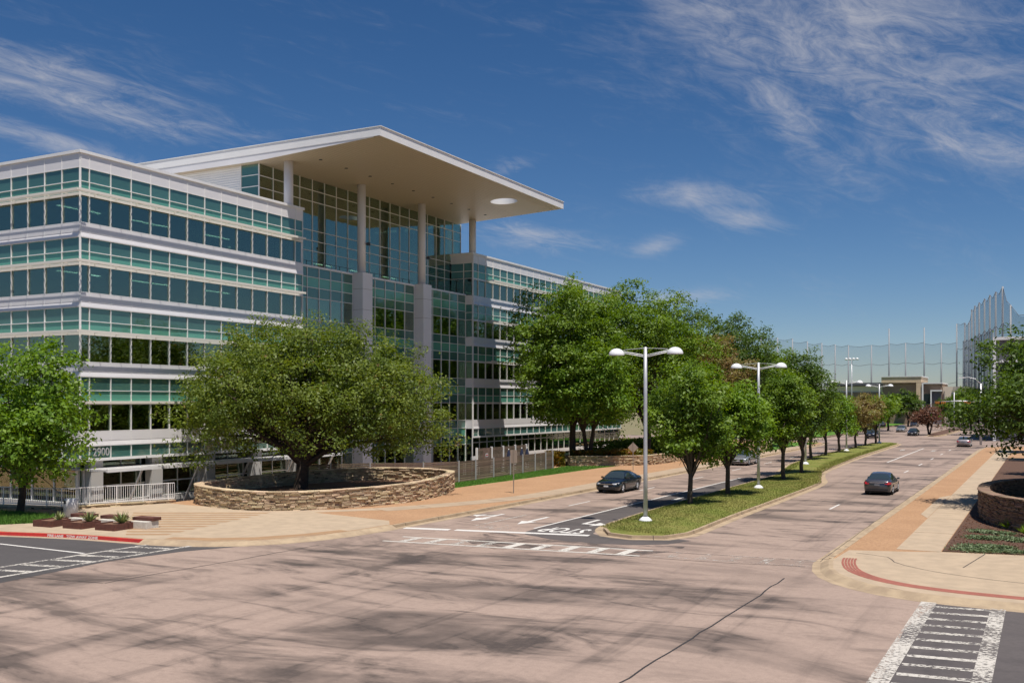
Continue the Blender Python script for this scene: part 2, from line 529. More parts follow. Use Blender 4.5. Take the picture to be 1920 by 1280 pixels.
class MB:
    def __init__(self):
        self.v, self.f, self.sm = [], [], []

    def add(self, vs, fs, smooth=False):
        k = len(self.v)
        self.v.extend([tuple(p) for p in vs])
        self.f.extend([tuple(i + k for i in f) for f in fs])
        self.sm.extend([smooth] * len(fs))
        return self

    def box(self, x0, x1, y0, y1, z0, z1):
        vs = [(x, y, z) for z in (z0, z1) for x, y in ((x0, y0), (x1, y0), (x1, y1), (x0, y1))]
        return self.add(vs, [(3, 2, 1, 0), (4, 5, 6, 7), (0, 1, 5, 4), (1, 2, 6, 5), (2, 3, 7, 6), (3, 0, 4, 7)])

    def obox(self, c, sx, sy, sz, rz=0.0, mat=None):
        """box centred on c"""
        mt = mat if mat is not None else Matrix.Rotation(rz, 3, 'Z')
        vs = []
        for z in (-.5, .5):
            for x, y in ((-.5, -.5), (.5, -.5), (.5, .5), (-.5, .5)):
                vs.append(Vector(c) + mt @ Vector((x * sx, y * sy, z * sz)))
        return self.add(vs, [(3, 2, 1, 0), (4, 5, 6, 7), (0, 1, 5, 4), (1, 2, 6, 5), (2, 3, 7, 6), (3, 0, 4, 7)])

    def bar(self, a, b, wd, ht=None):
        a, b = Vector(a), Vector(b)
        ht = wd if ht is None else ht
        d = (b - a)
        L = d.length
        d.normalize()
        up = Vector((0, 0, 1)) if abs(d.z) < .95 else Vector((0, 1, 0))
        sd_ = d.cross(up).normalized()
        up = sd_.cross(d)
        mt = Matrix((d, sd_, up)).transposed()
        return self.obox((a + b) / 2, L, wd, ht, mat=mt)

    def tube(self, pts, rad, n=8, cap=True):
        pts = [Vector(p) for p in pts]
        if not isinstance(rad, (list, tuple)):
            rad = [rad] * len(pts)
        vs, fs = [], []
        prev = None
        for i, p in enumerate(pts):
            d = (pts[min(i + 1, len(pts) - 1)] - pts[max(i - 1, 0)])
            if d.length < 1e-9:
                d = Vector((0, 0, 1))
            d.normalize()
            if prev is None:
                a = d.orthogonal().normalized()
            else:
                a = (prev - d * prev.dot(d))
                a = a.normalized() if a.length > 1e-6 else d.orthogonal().normalized()
            prev = a
            b = d.cross(a)
            for k in range(n):
                an = 2 * PI * k / n
                vs.append(p + (a * math.cos(an) + b * math.sin(an)) * rad[i])
        for i in range(len(pts) - 1):
            for k in range(n):
                k2 = (k + 1) % n
                fs.append((i * n + k, i * n + k2, (i + 1) * n + k2, (i + 1) * n + k))
        if cap:
            fs.append(tuple(range(n - 1, -1, -1)))
            fs.append(tuple((len(pts) - 1) * n + k for k in range(n)))
        return self.add(vs, fs, True)

    def lathe(self, prof, n=16, c=(0, 0, 0), axis='Z'):
        vs, fs = [], []
        for r, z in prof:
            for k in range(n):
                an = 2 * PI * k / n
                p = (r * math.cos(an), r * math.sin(an), z)
                if axis == 'X':
                    p = (p[2], p[0], p[1])
                vs.append((p[0] + c[0], p[1] + c[1], p[2] + c[2]))
        for i in range(len(prof) - 1):
            for k in range(n):
                k2 = (k + 1) % n
                fs.append((i * n + k, i * n + k2, (i + 1) * n + k2, (i + 1) * n + k))
        return self.add(vs, fs, True)

    def poly(self, pts, z=None):
        vs = [(p[0], p[1], z if z is not None else p[2]) for p in pts]
        area = sum(vs[i][0] * vs[(i + 1) % len(vs)][1] - vs[(i + 1) % len(vs)][0] * vs[i][1] for i in range(len(vs)))
        if area < 0:
            vs = vs[::-1]
        return self.add(vs, [tuple(range(len(vs)))])

    def prism(self, pts, z0, z1):
        vs = [(p[0], p[1]) for p in pts]
        area = sum(vs[i][0] * vs[(i + 1) % len(vs)][1] - vs[(i + 1) % len(vs)][0] * vs[i][1] for i in range(len(vs)))
        if area < 0:
            vs = vs[::-1]
        n = len(vs)
        self.add([(x, y, z1) for x, y in vs] + [(x, y, z0) for x, y in vs],
                 [tuple(range(n)), tuple(range(2 * n - 1, n - 1, -1))] + [(n + i, n + (i + 1) % n, (i + 1) % n, i) for i in range(n)])
        return self

    def mesh(self, name):
        me = bpy.data.meshes.new(name)
        me.from_pydata(self.v, [], self.f)
        if any(self.sm):
            me.polygons.foreach_set('use_smooth', self.sm)
        me.update()
        return me

    def build(self, name, material, parent=None):
        return mesh_obj(name, self.mesh(name), material, parent)


def bevel_mesh(me, w_=.02, seg=2):
    bm = bmesh.new()
    bm.from_mesh(me)
    bmesh.ops.bevel(bm, geom=list(bm.edges), offset=w_, segments=seg, affect='EDGES', profile=.5)
    bm.to_mesh(me)
    bm.free()
    return me


def struct(o):
    o['kind'] = 'structure'
    return o


def text_mesh(name, body, size, sx=1.0, depth_=0.0, bold=0.0):
    cu = bpy.data.curves.new(name, 'FONT')
    cu.body = body
    cu.size = size
    cu.extrude = depth_
    cu.offset = bold
    cu.align_x = 'CENTER'
    cu.align_y = 'CENTER'
    cu.resolution_u = 3
    ob = bpy.data.objects.new(name + '_tmp', cu)
    col.objects.link(ob)
    dg = bpy.context.evaluated_depsgraph_get()
    me = bpy.data.meshes.new_from_object(ob.evaluated_get(dg))
    bpy.data.objects.remove(ob)
    me.materials.clear()
    for v in me.vertices:
        v.co.x *= sx
    return me


def smooth_path(pts, step=.6, closed=False):
    """Catmull-Rom through the points"""
    P_ = [Vector((p[0], p[1], 0)) for p in pts]
    n = len(P_)
    out = []
    rng = n if closed else n - 1
    for i in range(rng):
        if closed:
            a, b, c, d = P_[(i - 1) % n], P_[i], P_[(i + 1) % n], P_[(i + 2) % n]
        else:
            a, b, c, d = P_[max(i - 1, 0)], P_[i], P_[i + 1], P_[min(i + 2, n - 1)]
        k = max(1, int((c - b).length / step))
        for j in range(k):
            s = j / k
            out.append(.5 * ((2 * b) + (c - a) * s + (2 * a - 5 * b + 4 * c - d) * s * s + (3 * b - a - 3 * c + d) * s ** 3))
    if not closed:
        out.append(P_[-1])
    return out


def offset_path(path, d, closed=False):
    """shift to the left of travel by d"""
    n = len(path)
    out = []
    for i in range(n):
        a = path[(i - 1) % n] if closed else path[max(i - 1, 0)]
        b = path[(i + 1) % n] if closed else path[min(i + 1, n - 1)]
        t_ = (b - a)
        t_.z = 0
        t_.normalize()
        out.append(path[i] + Vector((-t_.y, t_.x, 0)) * d)
    return out


def sweep(path, prof, closed=False):
    """prof: list of (offset to the left, z); returns an MB with side strips"""
    mb = MB()
    rails = [[Vector((p.x, p.y, z)) for p in offset_path(path, o, closed)] for o, z in prof]
    n = len(path)
    vs = [p for r in rails for p in r]
    fs = []
    for k in range(len(prof) - 1):
        for i in range(n if closed else n - 1):
            j = (i + 1) % n
            fs.append((k * n + i, k * n + j, (k + 1) * n + j, (k + 1) * n + i))
    if not closed:
        for i in (0, n - 1):
            fs.append(tuple(k * n + i for k in range(len(prof))))
    mb.add(vs, fs)
    return mb

# ================================================================== GROUND
VERGE = .14
# pit: the building's lower ground floor lies below street level behind the railing and the fence
pit_edge = [(-95, 37.2), (-56, 38.3), (-50.3, 39.5), (-47.9, 45.6), (-48.4, 52), (-48.9, 57.5), (-45.6, 62.6), (-41.8, 65.0), (-40.9, 68), (-41.6, 87), (-43.2, 90.5), (-44.5, 96), (-45.5, 166)]
g = MB()
B = 2500
hx0, hx1, hy0, hy1 = -95, -44.5, 39.7, 160
g.add([(-B, -B, -.06), (B, -B, -.06), (B, hy0, -.06), (-B, hy0, -.06)], [(0, 1, 2, 3)])
g.add([(-B, hy1, -.06), (B, hy1, -.06), (B, B, -.06), (-B, B, -.06)], [(0, 1, 2, 3)])
g.add([(-B, hy0, -.06), (hx0, hy0, -.06), (hx0, hy1, -.06), (-B, hy1, -.06)], [(0, 1, 2, 3)])
g.add([(hx1, hy0, -.06), (B, hy0, -.06), (B, hy1, -.06), (hx1, hy1, -.06)], [(0, 1, 2, 3)])
struct(g.build('ground', 'dirt'))
struct(MB().poly([(-110, 30), (-39, 30), (-39, 170), (-110, 170)], -1.3).build('terrace', 'concrete'))

# carriageway: street along +Y, near junction, far cross street
road = MB()
road.poly([(-160, -40), (160, -40), (160, 36), (-6, 37.5), (-6.5, 60), (-7.0, 160), (120, 160), (120, 186), (-6, 186), (-6, 345), (-36, 345), (-35, 186), (-160, 186), (-160, 164), (-30, 164), (-30.2, 60), (-32, 38), (-38, 35), (-160, 24)], 0.0)
road = struct(road.build('road', 'road'))


def sheet(name, pts, material, z, parent=None):
    return MB().poly(pts, z).build(name, material, parent)


struct(sheet('side_asphalt', [(-160, -40), (-32.2, -40), (-31.9, 15), (-32.35, 22.7), (-33.0, 27.9), (-32.4, 31.2), (-31.2, 33.7), (-33.4, 33.2), (-36, 32.6), (-40, 32.2), (-44, 31.2), (-60, 27.7), (-160, 10)], 'asphalt', .004))
struct(sheet('cross_street_asphalt', [(-2.9, -40), (160, -40), (160, 34.6), (-.3, 34.6), (-3.0, 34.7), (-3.5, 30), (-3.2, 20)], 'asphalt2', .004))
rt = random.Random(8)
tl_pts = smooth_path([(-22.6, 84), (-22.62, 60), (-22.62, 46), (-22.4, 43.6), (-20.8, 42.2), (-18.6, 41.6), (-16.6, 41.9), (-15.0, 43.0), (-14.4, 44.6), (-15.2, 44.8), (-17, 43.5), (-18.8, 44.4), (-19.6, 46), (-19.9, 56), (-20.4, 76), (-21.2, 82)], .5, True)
tl_pts = [p + Vector((rt.gauss(0, .07), rt.gauss(0, .07), 0)) if p.y < 45.5 else p for p in tl_pts]
struct(sheet('turn_lane_asphalt', [(p.x, p.y) for p in tl_pts], 'asphalt3', .004))
sk = smooth_path([(-23.6, 43), (-23.9, 40.4), (-21.5, 38.2), (-18.6, 37.6), (-15.8, 38.6), (-14.2, 40.6), (-14.0, 42.6), (-15.0, 42.4), (-17, 41.6), (-21, 42)], .6, True)
struct(sheet('worn_skim', [(p.x, p.y) for p in sk], 'skim', .0065))
# ---- left verge (plaza, gravel, pavement)
kerbL = smooth_path([(-95, 19.5), (-60, 27.5), (-50, 29.6), (-44, 31.0), (-40, 31.95), (-36, 32.25), (-33.5, 32.75), (-31.4, 34.0), (-29.9, 36.4), (-29.2, 39.8), (-29.0, 44), (-28.9, 60), (-28.9, 90), (-29.3, 120), (-29.6, 150), (-30.6, 160), (-34, 163.4), (-40, 164), (-95, 164)], 1.0)
inL = offset_path(kerbL, .16)
vg = MB()
vg.poly([(p.x, p.y) for p in inL] + list(reversed(pit_edge)), VERGE)
struct(vg.build('gravel_verge', 'gravel'))
rw = MB()
for a, b in zip(pit_edge[:-1], pit_edge[1:]):
    rw.add([(a[0], a[1], VERGE), (b[0], b[1], VERGE), (b[0], b[1], -1.31), (a[0], a[1], -1.31)], [(0, 1, 2, 3)])
struct(rw.build('retaining_face', 'stone_core'))

i_red = max(i for i, p in enumerate(kerbL) if p.x < -35.3 and p.y < 60)
kp = [(-.0, 0.0), (.02, .15), (.18, .15), (.18, .1)]
gut = [(-.45, .004), (0, .008)]
struct(sweep(kerbL[:i_red + 1], kp).build('red_kerb', 'red_paint'))
i_rl = max(i for i, p in enumerate(kerbL) if p.y < 43 and p.x < -28)
ramp = [(-.16, .008), (.15, .148), (.30, .150), (.34, .142)]
struct(sweep(kerbL[i_red:i_rl + 1], ramp).build('ramp_kerb', 'kerb'))
kL = struct(sweep(kerbL[i_rl:], kp).build('kerb', 'kerb'))
struct(sweep(kerbL[i_red:], gut).build('gutter', 'kerb'))
struct(sweep(kerbL[:i_red + 1], [(-.40, .007), (0, .009)]).build('gutter', 'concrete'))

# plaza with tan bands, corner ramp
plaza = sheet('plaza', [(-46.2, 31.4), (-44, 31.35), (-40, 32.3), (-36, 32.62), (-33.6, 33.1), (-31.75, 34.3), (-30.3, 36.6), (-29.6, 39.9), (-29.45, 42.3), (-30.4, 43.6), (-36.4, 44.9), (-33.2, 48.4), (-34.2, 49.2), (-36, 46.8), (-39.4, 44.35), (-46, 44.6), (-48.1, 45), (-50.3, 39.5), (-48.6, 38.2)], 'concrete2', VERGE + .004)
struct(plaza)
zc = 47.0
while zc < 57.2:                                  # pale and tan bands laid across the plaza
    v_ = HORIZON + FPX * (CAM_H - VERGE) / zc
    ul, ur = 236 + (zc - 47) * 1.5, 500 - (v_ - 962) * 4.6
    if ur - ul > 25:
        v2 = HORIZON + FPX * (CAM_H - VERGE) / (zc + .48)
        ur2 = 500 - (v2 - 962) * 4.6
        q = [ground(ul, v_, VERGE), ground(ur, v_, VERGE), ground(ur2, v2, VERGE), ground(ul, v2, VERGE)]
        MB().poly([(p.x, p.y) for p in q], VERGE + .008).build('paving_band', 'tan_band', plaza)
    zc += 1.02
struct(sheet('ramp_strip', [(-35.3, 32.9), (-33.3, 33.4), (-31.6, 34.6), (-30.3, 36.9), (-29.75, 39.2), (-30.3, 39.3), (-30.9, 37.3), (-32.1, 35.3), (-33.6, 34.2), (-35.4, 33.6)], 'tan_band', VERGE + .008))


def slabs(name, path, wd, zl, material, length=1.6, gap=.02, rng=random.Random(5)):
    """pavement laid slab by slab to the left of a path"""
    root = None
    i = 0
    P_ = path
    acc = [0.0]
    for a, b in zip(P_[:-1], P_[1:]):
        acc.append(acc[-1] + (b - a).length)

    def at(s):
        for k in range(len(acc) - 1):
            if acc[k + 1] >= s:
                f_ = (s - acc[k]) / (acc[k + 1] - acc[k] + 1e-9)
                return P_[k].lerp(P_[k + 1], f_), (P_[k + 1] - P_[k]).normalized()
        return P_[-1], (P_[-1] - P_[-2]).normalized()
    base = sweep(path, [(0, zl - .02), (wd, zl - .02)]).build(name, 'kerb')
    struct(base)
    s = 0.0
    while s < acc[-1] - .5:
        e = min(s + length, acc[-1])
        p0, t0 = at(s + gap)
        p1, t1 = at(e - gap)
        l0, l1 = Vector((-t0.y, t0.x, 0)), Vector((-t1.y, t1.x, 0))
        zz_ = zl + rng.uniform(-.003, .004)
        q = [p0 + l0 * .01, p1 + l1 * .01, p1 + l1 * (wd - .01), p0 + l0 * (wd - .01)]
        mb = MB()
        mb.prism([(v.x, v.y) for v in q], zl - .05, zz_)
        mb.build('paving_slab', material, base)
        s = e
    return base


slabs('left_pavement', [Vector((-34.9, 48.3, 0)), Vector((-32.2, 51.5, 0)), Vector((-30.9, 55.5, 0)), Vector((-29.3, 59, 0))][0:1] and smooth_path([(-33.2, 47.4), (-31.0, 52.0), (-29.35, 58), (-29.1, 66), (-29.1, 95), (-29.5, 120), (-29.8, 150)], 3.0), 1.75, VERGE + .012, 'concrete', 3.0)
# lawn strip along the fence
lawn_pts = [(-37.9, 62.2), (-37.6, 70), (-37.5, 80), (-37.4, 88), (-37.0, 91.5), (-41.2, 89), (-41.0, 84), (-40.4, 68), (-40.4, 66)]
struct(sheet('lawn', lawn_pts, 'lawn', VERGE + .006))
lawn2_pts = [(-62, 29.5), (-52, 31.5), (-47.0, 32.6), (-45.5, 34.6), (-47, 36.3), (-52, 36.6), (-62, 36)]
struct(sheet('lawn', lawn2_pts, 'lawn', VERGE + .006))
struct(sheet('lawn', [(-31, 128), (-31, 160), (-40, 162), (-42, 130)], 'lawn', VERGE + .006))
struct(MB().poly([(-36.5, 190), (-37.5, 340), (-60, 340), (-60, 190)], .10).build('lawn', 'lawn'))

# ---- right verge
kerbR = smooth_path([(60, 33.9), (20, 34.1), (4, 34.2), (-.6, 34.4), (-3.6, 34.75), (-5.5, 35.8), (-6.9, 37.6), (-7.6, 40.2), (-7.65, 44), (-7.6, 66), (-7.6, 111), (-7.6, 150), (-6.8, 155), (-4, 158.5), (2, 159.6), (60, 160)], 1.0)
kerbR = kerbR[::-1]
inR = offset_path(kerbR, .16)
vg = MB()
vg.poly([(p.x, p.y) for p in inR], VERGE)
struct(vg.build('gravel_verge', 'gravel'))
i_rr = min(i for i, p in enumerate(kerbR) if p.y < 43.5)
kR = struct(sweep(kerbR[:i_rr + 1], kp).build('kerb', 'kerb'))
struct(sweep(kerbR[i_rr:], [(-.16, .008), (.15, .148), (.30, .1505), (.34, .142)]).build('ramp_kerb', 'kerb'))
struct(sweep(kerbR, gut).build('gutter', 'kerb'))
# apron on the corner, laid in big slabs
apron = [(-7.3, 43.9), (-7.42, 40.3), (-6.75, 37.8), (-5.4, 36.0), (-3.5, 34.98), (-.6, 34.62), (9, 34.4), (9, 46.6), (-.8, 45.65), (-3.8, 45.15), (-5.3, 44.5)]
ap = struct(sheet('corner_apron', apron, 'concrete2', VERGE + .006))
tact_out = smooth_path([(-7.15, 41.6), (-7.0, 40.3), (-6.45, 38.4), (-5.25, 36.75), (-3.45, 35.75), (-.6, 35.3), (4.5, 35.1)], .5)
for k in range(5):
    pth = offset_path(tact_out, .11 * k)
    sweep(pth, [(0.012, VERGE + .010), (.098, VERGE + .016)]).build('tactile_strip', 'brick_red', ap)
for pts in ([(-6.9, 43.2), (-5.6, 42.6), (-5.2, 41.4), (-4.2, 40.2), (-2.6, 39.2), (0, 38.5), (6, 38.1)], [(-2.2, 45.3), (-2.75, 41.2)], [(.55, 45.8), (.25, 41.0)]):
    sweep(smooth_path(pts, .6), [(-.02, VERGE + .010), (.02, VERGE + .010)]).build('expansion_joint', 'tar', ap)
slabs('right_pavement', smooth_path([(-3.85, 45.1), (-3.85, 60), (-3.85, 80), (-3.85, 110), (-3.85, 150)], 4.0), 1.75, VERGE + .012, 'concrete2', 3.2)
slabs_jog = struct(sheet('pavement_widening', [(-5.62, 58), (-6.15, 60), (-6.15, 71), (-5.62, 73)], 'concrete2', VERGE + .010))
bed = [(-3.82, 45.25), (-.8, 45.75), (12, 46.9), (12, 120), (-3.82, 120)]
struct(sheet('mulch_bed', bed, 'mulch', VERGE + .03))

# ---- median
med_pts = [(-17.0, 43.9), (-15.6, 44.5), (-15.0, 46.2), (-15.15, 54), (-15.2, 64), (-15.3, 76), (-15.7, 82), (-17.0, 88), (-17.9, 94), (-18.4, 104), (-18.9, 118), (-19.4, 150), (-19.7, 162), (-20.8, 165), (-22.6, 164.6), (-23.6, 162), (-23.9, 140), (-23.6, 118), (-23.0, 104), (-21.6, 94), (-20.6, 86), (-20.5, 70), (-20.3, 58), (-19.9, 49), (-19.3, 46), (-18.4, 44.4)]
med = smooth_path(med_pts, 1.0, True)
mk = struct(sweep(med, [(-.0, .0), (.02, .15), (.17, .15), (.17, .1)], True).build('median_kerb', 'kerb'))
struct(sweep(med, [(-.42, .006), (0, .010)], True).build('gutter', 'kerb'))
mi = offset_path(med, .165, True)
# crowned lawn
mg = MB()
ring1 = [Vector((p.x, p.y, .13)) for p in mi]
cx = lambda y: -17.7 if y < 84 else (-17.7 - (y - 84) * .16 if y < 106 else -21.3 - (y - 106) * .006)
ring2 = [Vector((p.x + (cx(p.y) - p.x) * .55, min(max(p.y, 46), 163), .27)) for p in mi]
n = len(mi)
mg.add(ring1 + ring2, [(i, (i + 1) % n, n + (i + 1) % n, n + i) for i in range(n)], True)
mg.add(ring2, [tuple(range(n))])
struct(mg.build('median_lawn', 'grass'))
# far island and far kerbs
isl = smooth_path([(-18.6, 203), (-17.5, 215), (-17.4, 262), (-18.6, 264), (-20.3, 262), (-20.6, 215)], 2.0, True)
struct(sweep(isl, [(-.35, .006), (.0, .01), (.02, .15), (.2, .15)], True).build('island_kerb', 'kerb'))
struct(MB().poly([(p.x, p.y) for p in offset_path(isl, .18, True)], .14).build('island_bed', 'mulch'))
struct(sweep([Vector((-35.6, 187, 0)), Vector((-36, 345, 0))], [(0, 0), (0, .15), (.3, .15)]).build('far_kerb', 'kerb'))
struct(sweep([Vector((-6.2, 345, 0)), Vector((-6.2, 187, 0))], [(0, 0), (0, .15), (.3, .15)]).build('far_kerb', 'kerb'))
struct(MB().poly([(-5.9, 187), (60, 187), (60, 345), (-5.9, 345)], .14).build('lawn', 'lawn'))
struct(MB().poly([(-60, 333), (20, 333), (20, 345), (-60, 345)], .05).build('lawn', 'lawn'))

# joints across the kerbs every three metres or so
jn = MB().add([(-.014, -.42, .0125), (.014, -.42, .0125), (.014, -.004, .014), (-.014, -.004, .014), (.014, .016, .153), (-.014, .016, .153), (.014, .18, .153), (-.014, .18, .153)], [(0, 1, 2, 3), (3, 2, 4, 5), (5, 4, 6, 7)]).mesh('kerb_joint')
jn.materials.append(M['tar'])


def kerb_joints(path, parent, step=3.0, upto=1e9):
    s = 1.0
    acc_ = 0.0
    for a, b in zip(path[:-1], path[1:]):
        L = (b - a).length
        while acc_ + L > s:
            p = a.lerp(b, (s - acc_) / L)
            if 20 < p.y < upto and p.x > -40:
                d = b - a
                o_ = bpy.data.objects.new('kerb_joint', jn)
                o_.location = (p.x, p.y, 0)
                o_.rotation_euler = (0, 0, math.atan2(d.y, d.x))
                link(o_, parent)
            s += step
        acc_ += L


kerb_joints(med + [med[0]], mk, 3.1, 120)
kerb_joints(kerbR[:i_rr + 1], kR, 3.1, 110)
kerb_joints(kerbL[i_rl:], kL, 3.1, 110)

# ---- paint on the road
ZP = .008


def strip(name, a, b, wd, material, z=ZP, parent=road):
    a, b = Vector((a[0], a[1], 0)), Vector((b[0], b[1], 0))
    d = (b - a).normalized()
    l = Vector((-d.y, d.x, 0)) * wd / 2
    return MB().poly([a + l, a - l, b - l, b + l], z).build(name, material, parent)


strip('lane_line', (-22.72, 45.2), (-22.72, 84), .14, 'paint')
strip('lane_line', (-25.9, 44.8), (-25.85, 50.5), .12, 'paint_worn')
for k in range(8):
    strip('lane_dash', (-25.85, 56.2 + 12.1 * k), (-25.85, 59.4 + 12.1 * k), .12, 'paint')
for k in (0, 2, 3, 4, 5, 6, 7):
    strip('lane_dash', (-11.35, 61.6 + 11.8 * k), (-11.35, 64.8 + 11.8 * k), .13, 'paint')
strip('lane_line', (-14.9, 113), (-15.0, 150), .16, 'paint')
for k, x in enumerate((-17, -13.1)):
    strip('lane_arrow', (x, 141), (x, 145), .5, 'paint_worn')
strip('stop_line', (-28.6, 42.35), (-26.2, 42.8), .55, 'paint')
strip('stop_line', (-25.9, 42.85), (-19.2, 44.05), .5, 'paint')
strip('far_stop_line', (-18.6, 152), (-8.2, 153), .6, 'tar')
# near crosswalk across the street
strip('crosswalk_line', (-26.8, 39.55), (-14.8, 40.75), .2, 'paint_mid')
strip('crosswalk_line', (-26.8, 37.95), (-14.8, 39.15), .2, 'paint_mid')
for k in range(9):
    x = -25.9 + 1.28 * k
    strip('crosswalk_bar', (x, 38.05 + .1 * (x + 26.8)), (x + .04, 39.5 + .1 * (x + 26.8)), .42, 'paint_mid' if k > 3 else 'paint_worn', ZP + .004)
strip('crosswalk_line', (-14.6, 40.8), (-8.1, 41.1), .15, 'paint_faint')
strip('crosswalk_line', (-14.6, 39.3), (-8.1, 39.7), .15, 'paint_faint')
for k in range(5):
    x = -13.6 + 1.25 * k
    strip('crosswalk_bar', (x, 39.5), (x, 40.8), .36, 'paint_faint', ZP + .004)
# ladder crosswalk on the right
strip('crosswalk_line', (-3.28, 34.35), (-3.45, 12), .46, 'paint_worn')
strip('crosswalk_line', (-1.3, 34.2), (-1.3, 12), .42, 'paint_worn')
for k in range(20):
    y = 33.75 - .97 * k
    strip('crosswalk_bar', (-3.08, y - .12), (-1.5, y + .06), .27, 'paint_worn', ZP + .004)
# ladder crosswalk on the left
strip('crosswalk_line', (-35.3, 32.0), (-35.65, 14), .22, 'paint_worn')
strip('crosswalk_line', (-33.3, 32.6), (-33.6, 14), .24, 'paint_worn')
for k in range(11):
    y = 31.4 - 1.35 * k
    strip('crosswalk_bar', (-35.2, y - .25), (-33.5, y + .15), .34, 'paint_worn', ZP + .004)
strip('lane_line', (-95, 27.8), (-41.2, 29.1), .16, 'paint')
strip('lane_line', (-41.2, 29.1), (-35.6, 28.9), .16, 'paint')


def arrow(name, loc, turn=0, s=1.0, material='paint'):
    """arrow head towards -Y (traffic coming towards the camera)"""
    mb = MB()
    if turn == 0:
        mb.poly([(-.11, 2.4), (.11, 2.4), (.11, .1), (-.11, .1)], 0)
        mb.poly([(-.45, .1), (.45, .1), (0, -1.3)], 0)
    else:
        mb.poly([(-.11, 2.2), (.11, 2.2), (.11, .35), (-.11, .05)], 0)
        mb.poly([(-.11, .05), (.11, .35), (.62 * turn, .35), (.62 * turn, .05)], 0)
        mb.poly([(.6 * turn, .95), (.6 * turn, -.55), (1.35 * turn, .2)], 0)
    o = mb.build(name, material, road)
    o.location = (*loc, ZP)
    o.scale = (s, s, 1)
    return o


arrow('lane_arrow', (-27.2, 47.9))
mbx = MB().poly([(-.05, .6), (.1, .9), (-.75, 0.3), (-.75, .0)], 0).poly([(-.7, .75), (-.7, -.45), (-1.3, .15)], 0).build('lane_arrow', 'paint', road)
mbx.location = (-27.2, 48.9, ZP + .004)
arrow('lane_arrow', (-24.3, 47.7))
arrow('lane_arrow', (-21.3, 48.0), 1, 1.0)
arrow('lane_arrow', (-21.4, 62.5), 1, 1.0)
for x, mt in ((-21.05, 'paint'), (-24.3, 'paint_faint')):
    me = text_mesh('road_word', 'STOP', 1.0, 1.0, 0, .02)
    for v in me.vertices:
        v.co.x *= .98
        v.co.y *= 2.5
    o = mesh_obj('painted_word', me, mt, road)
    o.location = (x, 45.35 if x > -22 else 45.0, ZP)
    o.rotation_euler = (0, 0, PI)
# lettering on the red kerb face
me = text_mesh('kerb_word', 'FIRE LANE   TOW AWAY ZONE', .165, 1.25, 0, .006)
o = mesh_obj('kerb_lettering', me, 'paint', road)
ka, kb_ = Vector((-40.9, 31.75, 0)), Vector((-38.2, 32.18, 0))
o.location = (ka.x + .9, ka.y + .07, .085)
o.rotation_euler = (R(84), 0, math.atan2(kb_.y - ka.y, kb_.x - ka.x))
# seams and cracks
rg = random.Random(3)


def seam(pts, wd, jit=.05):
    pth = smooth_path(pts, .8)
    pth = [p + Vector((rg.uniform(-jit, jit), rg.uniform(-jit, jit), 0)) for p in pth]
    sweep(pth, [(-wd / 2, ZP - .002), (wd / 2, ZP - .002)]).build('tar_seam', 'tar', road)


seam([(-8.3, 36.6), (-8.35, 30), (-8.5, 20), (-8.6, 10)], .055)
seam([(-29.1, 24.4), (-28.9, 28), (-28.65, 31.6), (-28.5, 35.5)], .05)
seam([(-29.1, 24.4), (-31, 24.2), (-33, 24)], .04)
seam([(-15.4, 38.9), (-12, 39.0), (-8.2, 39.55)], .04)
seam([(-15.2, 40.6), (-12, 40.9), (-8.0, 41.2)], .05)
seam([(-26.5, 38.0), (-20, 38.6), (-15, 39)], .035)
seam([(-30, 40.5), (-27, 40.7), (-26.5, 42)], .03)
seam([(-17.6, 153.5), (-12, 153.6), (-7.8, 153.6)], .35, .02)
seam([(-7.95, 41), (-8.05, 60), (-8.05, 100)], .03, .02)

# ================================================================== OFFICE BUILDING
bld = thing('office_building', (-62, 75, -1.3), 'large white and teal glass office building with a jutting canopy roof', 'building')
BO = Vector((62, -75, 1.3))                     # world -> building local
XF = -52.5                                      # street facade plane
P0, PIT = 42.33, 1.617
ZK = [17.42, 13.12, 8.82, 4.52]                 # window sills of the four upper rows
rb = random.Random(11)
UNIT = {}


def unit_pane(key, material):
    """1 x .03 x 1 pane in the XZ plane, shared"""
    if key not in UNIT:
        me = MB().box(-.5, .5, -.015, .015, -.5, .5).mesh(key)
        me.materials.append(M[material])
        UNIT[key] = me
    return UNIT[key]


PANES = []          # (kind, mesh key, material, centre, width, height, facing, tilt)


def pane(kind, material, c, wd, ht, facing, thick=1.0):
    PANES.append((kind, material, Vector(c), wd, ht, facing, thick))


